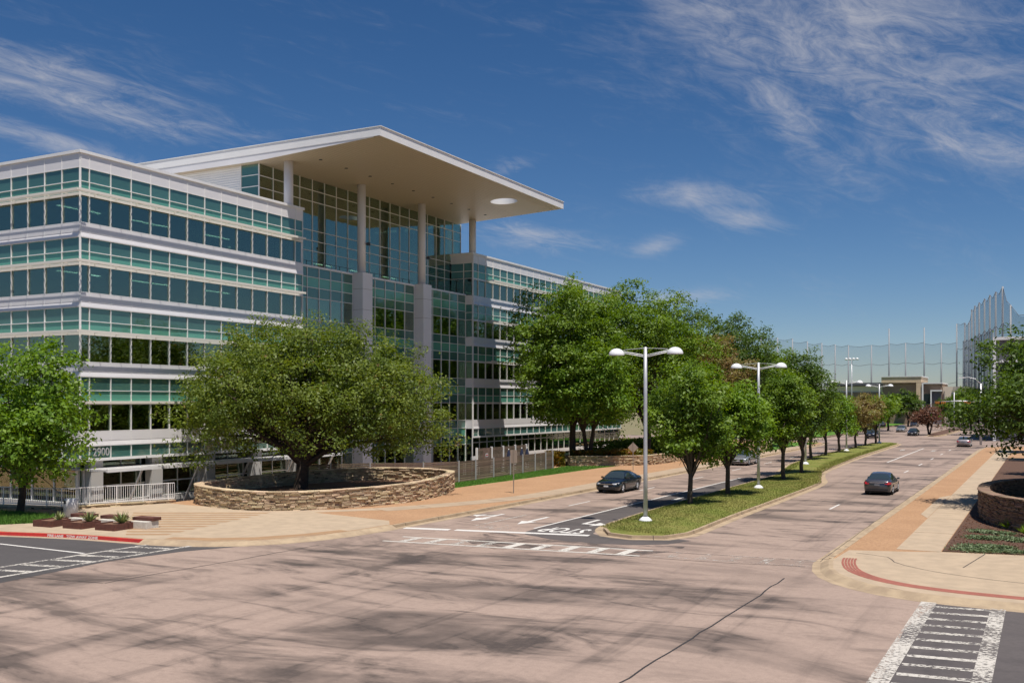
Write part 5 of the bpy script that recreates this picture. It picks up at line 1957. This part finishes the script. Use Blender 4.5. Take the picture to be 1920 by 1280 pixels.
def car(name, loc, rz, label, paint, spec, detail=True, group=None):
    S = spec
    root = thing(name, (*loc, .01), label, 'car', group, rz)
    # lower body: lofted sections
    ny, ring_n = 40, 13
    ysamp = np.linspace(S['by'][0], S['by'][-1], ny)
    sec = []
    for y in ysamp:
        wv = smooth_interp(S['by'], S['bw'], y)
        zt = smooth_interp(S['by'], S['bt'], y)
        zb = smooth_interp(S['by'], S['bb'], y)
        hgt = zt - zb
        half = [(0, zb), (wv * .80, zb), (wv * .93, zb + .05 * hgt), (wv * .985, zb + .22 * hgt), (wv * 1.0, zb + .50 * hgt), (wv * .995, zb + .70 * hgt), (wv * .965, zb + .84 * hgt), (wv * .90, zb + .94 * hgt), (wv * .78, zb + .985 * hgt), (wv * .45, zt + .004), (0, zt + .010)]
        full = half + [(-x, z_) for x, z_ in half[-2:0:-1]]
        sec.append([(x, y, z_) for x, z_ in full])
    k = len(sec[0])
    vs = [p for s_ in sec for p in s_]
    fs = []
    for i in range(ny - 1):
        for j in range(k):
            j2 = (j + 1) % k
            fs.append((i * k + j, i * k + j2, (i + 1) * k + j2, (i + 1) * k + j))
    fs.append(tuple(range(k - 1, -1, -1))[::-1][::-1])
    fs.append(tuple((ny - 1) * k + j for j in range(k)))
    mb = MB()
    mb.add(vs, fs, True)
    me = mb.mesh('body')
    bm = bmesh.new()
    bm.from_mesh(me)
    bmesh.ops.recalc_face_normals(bm, faces=bm.faces)
    bm.to_mesh(me)
    bm.free()
    me.materials.append(paint)
    me.materials.append(M['black_trim'])
    body = bpy.data.objects.new('body', me)
    col.objects.link(body)
    # wheel arches cut out of the flanks
    wr = S['wr']
    wy = (S['wb'] / 2 + .04, -S['wb'] / 2 + .04)
    cut = MB()
    for y in wy:
        for s_ in (-1, 1):
            n_ = 24
            x0, x1 = s_ * (S['W'] / 2 - .26), s_ * (S['W'] / 2 + .2)
            r_ = wr + .055
            vs = [(x0, y + r_ * math.cos(2 * PI * q / n_), wr + r_ * math.sin(2 * PI * q / n_)) for q in range(n_)] + [(x1, y + r_ * math.cos(2 * PI * q / n_), wr + r_ * math.sin(2 * PI * q / n_)) for q in range(n_)]
            cut.add(vs, [tuple(range(n_)), tuple(range(2 * n_ - 1, n_ - 1, -1))] + [(n_ + q, n_ + (q + 1) % n_, (q + 1) % n_, q) for q in range(n_)])
    cme = cut.mesh('cut')
    bm = bmesh.new()
    bm.from_mesh(cme)
    bmesh.ops.recalc_face_normals(bm, faces=bm.faces)
    bm.to_mesh(cme)
    bm.free()
    cme.materials.append(paint)
    cme.materials.append(M['black_trim'])
    for p in cme.polygons:
        p.material_index = 1
    co = bpy.data.objects.new('cut', cme)
    col.objects.link(co)
    md = body.modifiers.new('arches', 'BOOLEAN')
    md.object = co
    md.operation = 'DIFFERENCE'
    md.solver = 'EXACT'
    dg = bpy.context.evaluated_depsgraph_get()
    me2 = bpy.data.meshes.new_from_object(body.evaluated_get(dg))
    bpy.data.objects.remove(body)
    bpy.data.objects.remove(co)
    me2.name = 'body'
    body = mesh_obj('body', me2, None, root)

    # cabin surface
    def cab(y, t_, s_=1, out=0.0):
        zt = smooth_interp(S['ry'], S['rz'], y)
        zb = S['belt']
        wt = .60 + (.02 if S is SUV else 0) - .03 * abs(y) * .4
        wbm = .865 if y > -1.6 and y < .9 else .82
        rise = max(zt - zb, .02)
        fr = min(1.0, rise / .45)
        wt = wbm - (wbm - wt) * fr
        P_ = [(wbm, zb - .02), (wbm - (wbm - wt) * .45, zb + rise * .5), (wt + .035, zt - .075 * fr), (wt - .05, zt - .02 * fr), (wt * .5, zt + .012), (0, zt + .022)]
        q = min(max(t_, 0), 1) * 5
        i = min(int(q), 4)
        f_ = q - i
        x = P_[i][0] + (P_[i + 1][0] - P_[i][0]) * f_
        z_ = P_[i][1] + (P_[i + 1][1] - P_[i][1]) * f_
        return Vector((s_ * x, y, z_))

    def patch(y0, y1, t0, t1, ny_=8, nt=6, off=.006, both=False):
        """patch of the cabin surface lifted outwards by off; both: mirrored across the centre"""
        m2 = MB()
        sides = (1, -1)
        for s_ in sides if both else (1,):
            vs = []
            for i in range(ny_ + 1):
                for j in range(nt + 1):
                    y = y0 + (y1 - y0) * i / ny_
                    t_ = t0 + (t1 - t0) * j / nt
                    p = cab(y, t_)
                    du = cab(y + .01, t_) - cab(y - .01, t_)
                    dv = cab(y, min(t_ + .01, 1)) - cab(y, t_ - .01)
                    nn = du.cross(dv)
                    nn = nn.normalized() if nn.length > 1e-9 else Vector((0, 0, 1))
                    if nn.x < 0 and t_ < .5 or nn.z < 0:
                        nn = -nn
                    if nn.z < -.2:
                        nn = -nn
                    p = p + nn * off
                    vs.append((s_ * p.x, p.y, p.z))
            m2.add(vs, [(i * (nt + 1) + j, (i + 1) * (nt + 1) + j, (i + 1) * (nt + 1) + j + 1, i * (nt + 1) + j + 1) for i in range(ny_) for j in range(nt)], True)
        return m2
    patch(S['ry'][0], S['ry'][-1], 0, 1, 30, 20, 0.0, True).build('cabin', paint, root)
    gl = M['dark_glass']
    patch(S['wind'][0], S['wind'][1], .47, 1, 8, 8, .008, True).build('windscreen', gl, root)
    patch(S['back'][0], S['back'][1], .47, 1, 8, 8, .008, True).build('rear_window', gl, root)
    for s_ in (1, -1):
        for (ya, yb) in (S['front_win'], S['rear_win']):
            m2 = patch(ya, yb, .06, .37, 10, 4, .007)
            if s_ < 0:
                m2.v = [(-x, y, z_) for x, y, z_ in m2.v]
            m2.build('side_window', gl, root)
        tr_ = patch(S['front_win'][0] + .05, S['rear_win'][1] - .06, .02, .055, 14, 1, .012)
        if s_ < 0:
            tr_.v = [(-x, y, z_) for x, y, z_ in tr_.v]
        tr_.build('window_trim', 'chrome', root)
    # wheels
    tyre = MB().lathe([(wr * .66, -.10), (wr * .93, -.105), (wr, -.07), (wr, .07), (wr * .93, .105), (wr * .66, .10)], 24, axis='X').mesh('tyre')
    tyre.materials.append(M['rubber'])
    rm = MB().lathe([(.0, .06), (wr * .18, .075), (wr * .22, .05), (wr * .60, .055), (wr * .68, .085), (wr * .68, -.05)], 20, axis='X')
    for q in range(5):
        a = 2 * PI * q / 5
        rm.bar((.08, 0, 0), (.088, wr * .62 * math.cos(a), wr * .62 * math.sin(a)), .055, .02)
    rmm = rm.mesh('rim')
    rmm.materials.append(M['rim'])
    for y in wy:
        for s_ in (1, -1):
            wo = bpy.data.objects.new('wheel', tyre)
            wo.location = (s_ * (S['W'] / 2 - .115), y, wr)
            link(wo, root)
            ro = bpy.data.objects.new('rim', rmm)
            ro.rotation_euler = (0, 0, 0 if s_ > 0 else PI)
            link(ro, wo)
    # lamps, grille, plates, mirrors, sills
    fy, ryy = S['by'][-1], S['by'][0]
    zh = .64 if S is SEDAN else .84
    zl_ = .82 if S is SEDAN else .98
    for s_ in (1, -1):
        hl = MB().add([(s_ * .44, fy - .045, zh - .03), (s_ * .66, fy - .10, zh - .03), (s_ * .84, fy - .34, zh + .03), (s_ * .845, fy - .42, zh + .105), (s_ * .66, fy - .17, zh + .075), (s_ * .44, fy - .08, zh + .05)], [(0, 1, 4, 5), (1, 2, 3, 4)])
        for i_, v in enumerate(hl.v):
            hl.v[i_] = (v[0] * 1.012, v[1] + .035, v[2] + .012)
        hl.build('headlight', 'lamp_clear', root)
        tl = MB().add([(s_ * .50, ryy + .005, zl_ - .06), (s_ * .74, ryy + .03, zl_ - .08), (s_ * .865, ryy + .20, zl_ - .06), (s_ * .885, ryy + .36, zl_ + .06), (s_ * .80, ryy + .13, zl_ + .09), (s_ * .52, ryy + .055, zl_ + .06)], [(0, 1, 4, 5), (1, 2, 3, 4)])
        for i_, v in enumerate(tl.v):
            tl.v[i_] = (v[0] * 1.02, v[1] - .035, v[2])
        tl.build('tail_light', 'lamp_red', root)
        mr = MB().obox((s_ * .985, .72 if S is SEDAN else .68, S['belt'] + .10), .17, .10, .12).bar((s_ * .85, .74, S['belt'] + .03), (s_ * .95, .73, S['belt'] + .06), .04).mesh('mirror')
        mesh_obj('mirror', bevel_mesh(mr, .015, 1), paint, root)
        if detail:
            MB().box(s_ * .918 - .006, s_ * .918 + .006, -.30, -.14, .80, .825).build('door_handle', paint, root)
            MB().box(s_ * (S['W'] / 2 - .018), s_ * (S['W'] / 2 - .002), -1.0, 1.0, S['zsill'] + .01, S['zsill'] + .07).build('sill', 'black_trim', root)
    MB().box(-.52, .52, fy - .055, fy + .012, zh - .10, zh - .005).build('grille', 'black_trim', root)
    MB().box(-.55, .55, fy - .06, fy + .018, zh - .001, zh + .018).build('grille_bar', 'chrome', root)
    MB().box(-.66, .66, fy - .12, fy + .004, S['zsill'] + .10, S['zsill'] + .22).build('lower_intake', 'black_trim', root)
    MB().box(-.17, .17, fy + .013, fy + .026, zh - .19, zh - .08).build('number_plate', 'plate', root)
    MB().box(-.17, .17, ryy - .03, ryy - .012, zl_ - .16, zl_ - .05).build('number_plate', 'plate_frame', root)
    MB().box(-.48, .48, ryy - .014, ryy + .05, zl_ + .02, zl_ + .05).build('boot_trim', 'chrome', root)
    MB().box(-.70, .70, ryy - .006, ryy + .10, S['zsill'] + .14, S['zsill'] + .24).build('rear_valance', 'black_trim', root)
    MB().box(-.80, .80, ryy + .5, fy - .5, S['zsill'] - .05, S['zsill'] + .04).build('underbody', 'black_trim', root)
    return root


M['dark_glass'] = pmat('dark_car_glass', (.03, .042, .045), .04, spec=.9, coat=.6)
black = car_paint('black_car_paint', (.008, .010, .012), .2, .25)
grey = car_paint('grey_car_paint', (.085, .085, .095), .6, .3)
silver = car_paint('silver_car_paint', (.42, .43, .44), .7, .32)
lilac = car_paint('champagne_car_paint', (.36, .33, .34), .6, .35)
white = car_paint('white_car_paint', (.72, .72, .70), .0, .35)
dkblue = car_paint('dark_blue_car_paint', (.012, .016, .028), .4, .3)
car('sedan_car', (-27.05, 67.4), PI, 'black sedan driving towards the camera in the kerb lane', black, SEDAN)
car('sedan_car', (-10.2, 74.75), 0, 'dark grey sedan seen from behind driving away beside the median', grey, SEDAN)
car('sedan_car', (-27.3, 102.2), PI, 'silver sedan half hidden behind the median trees', silver, SEDAN)
car('sedan_car', (-10.45, 159.2), 0, 'champagne silver sedan driving away at the far junction', lilac, SEDAN, False)
car('sedan_car', (-22.6, 207.5), PI, 'black sedan coming from the far junction, nearest the island', black, SEDAN, False)
car('sedan_car', (-27.7, 232), PI, 'silver hatchback coming beside the far black sedan', silver, SEDAN, False)
car('suv_car', (-27.4, 188), PI, 'dark SUV glimpsed between the last median trees', dkblue, SUV, False)
car('pickup_car', (-31.3, 290), PI, 'white SUV furthest away on the street', white, SUV, False)
for i, (x, y) in enumerate(((-38.5, 262), (-38.5, 269), (-38.3, 276), (-39, 248))):
    car('parked_car', (x, y), PI * (i % 2) + .5, ('dark parked SUV on the far left verge', 'second dark parked SUV on the far left verge', 'third dark parked car on the far left verge', 'maroon parked car on the far left verge')[i], dkblue if i < 3 else car_paint('maroon_car_paint', (.08, .02, .015)), SUV if i < 2 else SEDAN, False, 'cars parked on the far left')

# ================================================================== FAR BUILDINGS
def far_part(name, x0, x1, y0, y1, z0, z1, material, parent, O):
    return MB().box(x0 - O[0], x1 - O[0], y0 - O[1], y1 - O[1], z0, z1).build(name, material, parent)


FO_ = (-32, 322)
fb = thing('retail_building', (*FO_, 0), 'low modern stone and brown panel building closing the street', 'building')
YF = 322


def fx(u, y=YF):
    return x_at(u, y)


def fz(v, u, y=YF):
    return z_at(v, fx(u, y), y)


far_part('left_wall', fx(1548), fx(1655), YF + .5, YF + 20, 0, fz(724, 1600), 'far_cream', fb, FO_)
far_part('left_brown_panel', fx(1552), fx(1652), YF + .2, YF + .45, fz(762, 1600), fz(735, 1600), 'far_brown', fb, FO_)
far_part('left_roof_edge', fx(1545), fx(1656), YF - .8, YF + 20, fz(722, 1600), fz(717.5, 1600), 'far_grey', fb, FO_)
far_part('centre_wall', fx(1655), fx(1722), YF - .5, YF + 18, 0, fz(719, 1690), 'far_brown', fb, FO_)
far_part('portal_top', fx(1654), fx(1728), YF - 1.6, YF + 18, fz(717.5, 1690), fz(707, 1690), 'far_stone', fb, FO_)
far_part('portal_leg', fx(1719), fx(1728), YF - 1.6, YF - .55, 0, fz(717.6, 1722), 'far_stone', fb, FO_)
far_part('portal_cap', fx(1652.5), fx(1729.5), YF - 1.8, YF + 18, fz(706.8, 1690), fz(705, 1690), 'awning', fb, FO_)
far_part('shop_window', fx(1672), fx(1717.5), YF - .7, YF - .52, fz(757, 1690), fz(738, 1690), 'far_glass', fb, FO_)
for u in (1683, 1694, 1706):
    far_part('window_bar', fx(u) - .08, fx(u) + .08, YF - .75, YF - .71, fz(757, 1690), fz(738, 1690), 'far_grey', fb, FO_)
far_part('awning', fx(1688), fx(1706), YF - 3.5, YF - .78, fz(758, 1695), fz(752.5, 1695), 'awning', fb, FO_)
far_part('white_pilaster', fx(1729.6), fx(1732.5), YF - 1.9, YF + 2, 0, fz(718, 1730), 'awning', fb, FO_)
far_part('brown_wall', fx(1732.5), fx(1767), YF - 1.2, YF + 18, 0, fz(719.5, 1750), 'far_brown', fb, FO_)
far_part('white_roof_edge', fx(1732.6), fx(1768), YF - 1.85, YF + 18, fz(719.4, 1750), fz(717, 1750), 'awning', fb, FO_)
far_part('dark_window', fx(1733), fx(1745), YF - 1.4, YF - 1.22, fz(765, 1740), fz(738, 1740), 'far_glass', fb, FO_)
far_part('entrance_frame', fx(1746), fx(1767.5), YF - 2.4, YF - 1.21, fz(733.5, 1757), fz(731, 1757), 'awning', fb, FO_)
far_part('entrance_frame', fx(1746), fx(1748.3), YF - 2.4, YF - 1.21, 0, fz(733.6, 1757), 'awning', fb, FO_)
far_part('entrance_shutter', fx(1748.4), fx(1766), YF - 1.5, YF - 1.21, 0, fz(733.7, 1757), 'far_grey', fb, FO_)
far_part('right_wall', fx(1767.6), fx(1858), YF, YF + 18, 0, fz(724.5, 1800), 'far_cream', fb, FO_)
far_part('right_window', fx(1784), fx(1806), YF - .1, YF - .02, fz(746, 1795), fz(735.5, 1795), 'far_glass', fb, FO_)
far_part('dark_pipe', fx(1770), fx(1771), YF - .4, YF - .03, 0, fz(733, 1770), 'far_grey', fb, FO_)

gb_y = 185
gx = x_at(1863, gb_y)
gb = thing('grey_building', (gx, gb_y, 0), 'dark grey building with white trim behind the right edge oak', 'building')
zt = z_at(632, gx, gb_y)
MB().box(.35, 30, .3, 25, 0, zt - .5).build('wall', 'far_grey', gb)
MB().box(-.1, 30.5, -.2, 25.5, zt - .49, zt).build('roof_trim', 'awning', gb)
MB().box(-.1, .34, -.2, .29, 0, zt - .5).build('corner_trim', 'awning', gb)
MB().box(.35, 30, .05, .29, zt - 4.2, zt - 3.8).build('band', 'awning', gb)
for k in range(6):
    MB().box(1.5 + 4.4 * k, 4.9 + 4.4 * k, .18, .28, zt - 7.8, zt - 5.2).build('window', 'far_glass', gb)

# ================================================================== DRIVING RANGE NET
net = thing('range_net', (-60, 380, 0), 'tall driving range netting on poles behind the far building', 'net')
NO = Vector((-60, 380, 0))


def npole(u, v, y):
    x = x_at(u, y)
    return Vector((x, y, z_at(v, x, y)))


left = [npole(u, v, 385 - i * 1.5) for i, (u, v) in enumerate(((1385, 629), (1400, 630), (1427, 632), (1458, 633), (1486, 635), (1514, 640), (1541, 643), (1566, 646), (1591, 647), (1634, 647), (1667, 616), (1698, 643), (1733, 614), (1765, 643), (1794, 607), (1809, 605)))]
right = [npole(u, v, y) for (u, v, y) in ((1817, 604, 352), (1822, 580, 338), (1828, 573, 322), (1836, 567, 308), (1846, 560, 293), (1856, 553, 279), (1867, 547, 265), (1880, 537, 252), (1895, 572, 250), (1925, 590, 248))]
for p in left + right:
    MB().tube([p * 1 - NO - Vector((0, 0, p.z)), p - NO], [.30, .20], 8).build('net_pole', 'net_pole', net)


def net_panel(a, b, za, zb, sag=.5, mt='net'):
    mb = MB()
    n_ = 6
    vs = []
    for i in range(n_ + 1):
        t_ = i / n_
        p = a.lerp(b, t_)
        zt_ = za + (zb - za) * t_ - sag * 4 * t_ * (1 - t_)
        vs += [(p.x - NO.x, p.y - NO.y, 0.5), (p.x - NO.x, p.y - NO.y, zt_)]
    mb.add(vs, [(2 * i, 2 * i + 2, 2 * i + 3, 2 * i + 1) for i in range(n_)])
    mb.build('net_panel', mt, net)
    for z_ in (za * .5, za * .75, None):
        q0 = Vector((a.x, a.y, z_ if z_ else za)) - NO
        q1 = Vector((b.x, b.y, z_ if z_ else zb)) - NO
        mid = (q0 + q1) / 2 - Vector((0, 0, sag))
        MB().tube([q0, mid, q1], .07, 4, False).build('net_cable', 'far_grey', net)


for a, b in zip(left[:-1], left[1:]):
    net_panel(a, b, min(a.z, b.z), min(a.z, b.z) if abs(a.z - b.z) > 3 else b.z)
for a, b in zip([left[-1]] + right[:-1], right):
    net_panel(a, b, a.z if abs(a.z - b.z) < 6 else min(a.z, b.z), b.z if abs(a.z - b.z) < 6 else min(a.z, b.z), 1.2, 'net_dense')
# second, lower net line inside the tall one
low = [Vector((x_at(u, y), y, z_at(v, x_at(u, y), y))) for u, v, y in ((1806, 639, 345), (1813, 637, 330), (1821, 634, 318), (1830, 631, 306), (1840, 627, 294), (1851, 622, 282), (1862, 616, 270))]
for p in low:
    MB().tube([p - NO - Vector((0, 0, p.z)), p - NO], [.2, .14], 6).build('net_pole', 'net_pole', net)
for a, b in zip(low[:-1], low[1:]):
    net_panel(a, b, a.z, b.z, .6, 'net_dense')

# floodlights of the range and rooftop dishes of the car park lamps
for i, (u, v, y, n_) in enumerate(((1597, 674, 300, 4), (1473, 677, 300, 4))):
    x = x_at(u, y)
    z = z_at(v, x, y)
    fl = thing('floodlight_mast', (x, y, 0), ('white floodlight cluster on a mast left of the tall net poles', 'small floodlight cluster just above the dark treetop')[i], 'floodlight', 'range floodlights')
    MB().tube([(0, 0, 0), (0, 0, z)], .14, 8).build('mast', 'pole', fl)
    MB().box(-1.8, 1.8, -.06, .06, z - .1, z + .04).build('crossbar', 'pole', fl)
    for k in range(n_):
        MB().lathe([(.0, -.35), (.42, -.3), (.42, .1), (.15, .3), (0, .32)], 10, (-1.5 + k, 0, z + .2)).build('lamp', 'dome', fl)

# ================================================================== SIGNALS AT THE FAR JUNCTION
sx_ = x_at(1839, 166)
sm = thing('signal_mast', (sx_, 166, 0), 'traffic signal mast arm with orange signals and street light at the far junction', 'traffic signal')
SZ = z_at(754, sx_, 166)
MB().tube([(0, 0, 0), (0, 0, 9.2)], [.17, .12], 10).build('mast', 'pole', sm)
xa = x_at(1752, 165) - sx_
MB().tube([(0, 0, SZ + .1), (xa * .5, -.5, SZ + .2), (xa, -1, SZ + .05)], [.12, .09, .05], 8).build('mast_arm', 'pole', sm)
lx = x_at(1803, 165) - sx_
MB().tube([(0, 0, 9.1), (lx * .3, 0, 9.9), (lx * .7, 0, 10.15), (lx, 0, 10.1)], [.08, .07, .05, .04], 8).build('light_arm', 'pole', sm)
MB().obox((lx, 0, 10.1), .9, .3, .16).build('luminaire', 'dome', sm)
for u in (1759, 1768, 1814):
    x = x_at(u, 165) - sx_
    hd = MB().box(x - .42, x + .42, -1.25, -1.05, SZ - .22, SZ + .12).build('signal_head', 'signal_yellow', sm)
    for k in range(3):
        MB().lathe([(.0, 0), (.1, 0), (.1, .08)], 10, (x - .27 + .27 * k, -1.27, SZ - .05)).build('signal_lens', 'darkmetal', hd)
gx_ = x_at(1845, 165) - sx_
MB().box(gx_ - .5, gx_ + .6, -.32, -.27, SZ - .25, SZ + .25).build('street_name_sign', 'sign_green', sm)
px = x_at(1789, 240)
up = thing('utility_pole', (px, 240, 0), 'slim pale pole standing below the traffic signals', 'pole')
MB().tube([(0, 0, 0), (0, 0, 8.6)], [.16, .1], 8).build('shaft', 'pole', up)
MB().box(-.5, .5, -.05, .05, 8.3, 8.42).build('crossarm', 'pole', up)
for i, (z, s_) in enumerate(((6.2, .4), (5.3, .5))):
    a = Vector((x_at(1690, 200), 200, z))
    b = Vector((x_at(1905, 200), 200, z + .8))
    cb = MB().tube([a.lerp(b, k / 10) - Vector((0, 0, s_ * 4 * (k / 10) * (1 - k / 10))) for k in range(11)], .022, 4, False).build('overhead_cable', 'darkmetal')
    tag(cb, ('upper thin cable strung over the far street', 'lower thin cable strung over the far street')[i], 'cable')
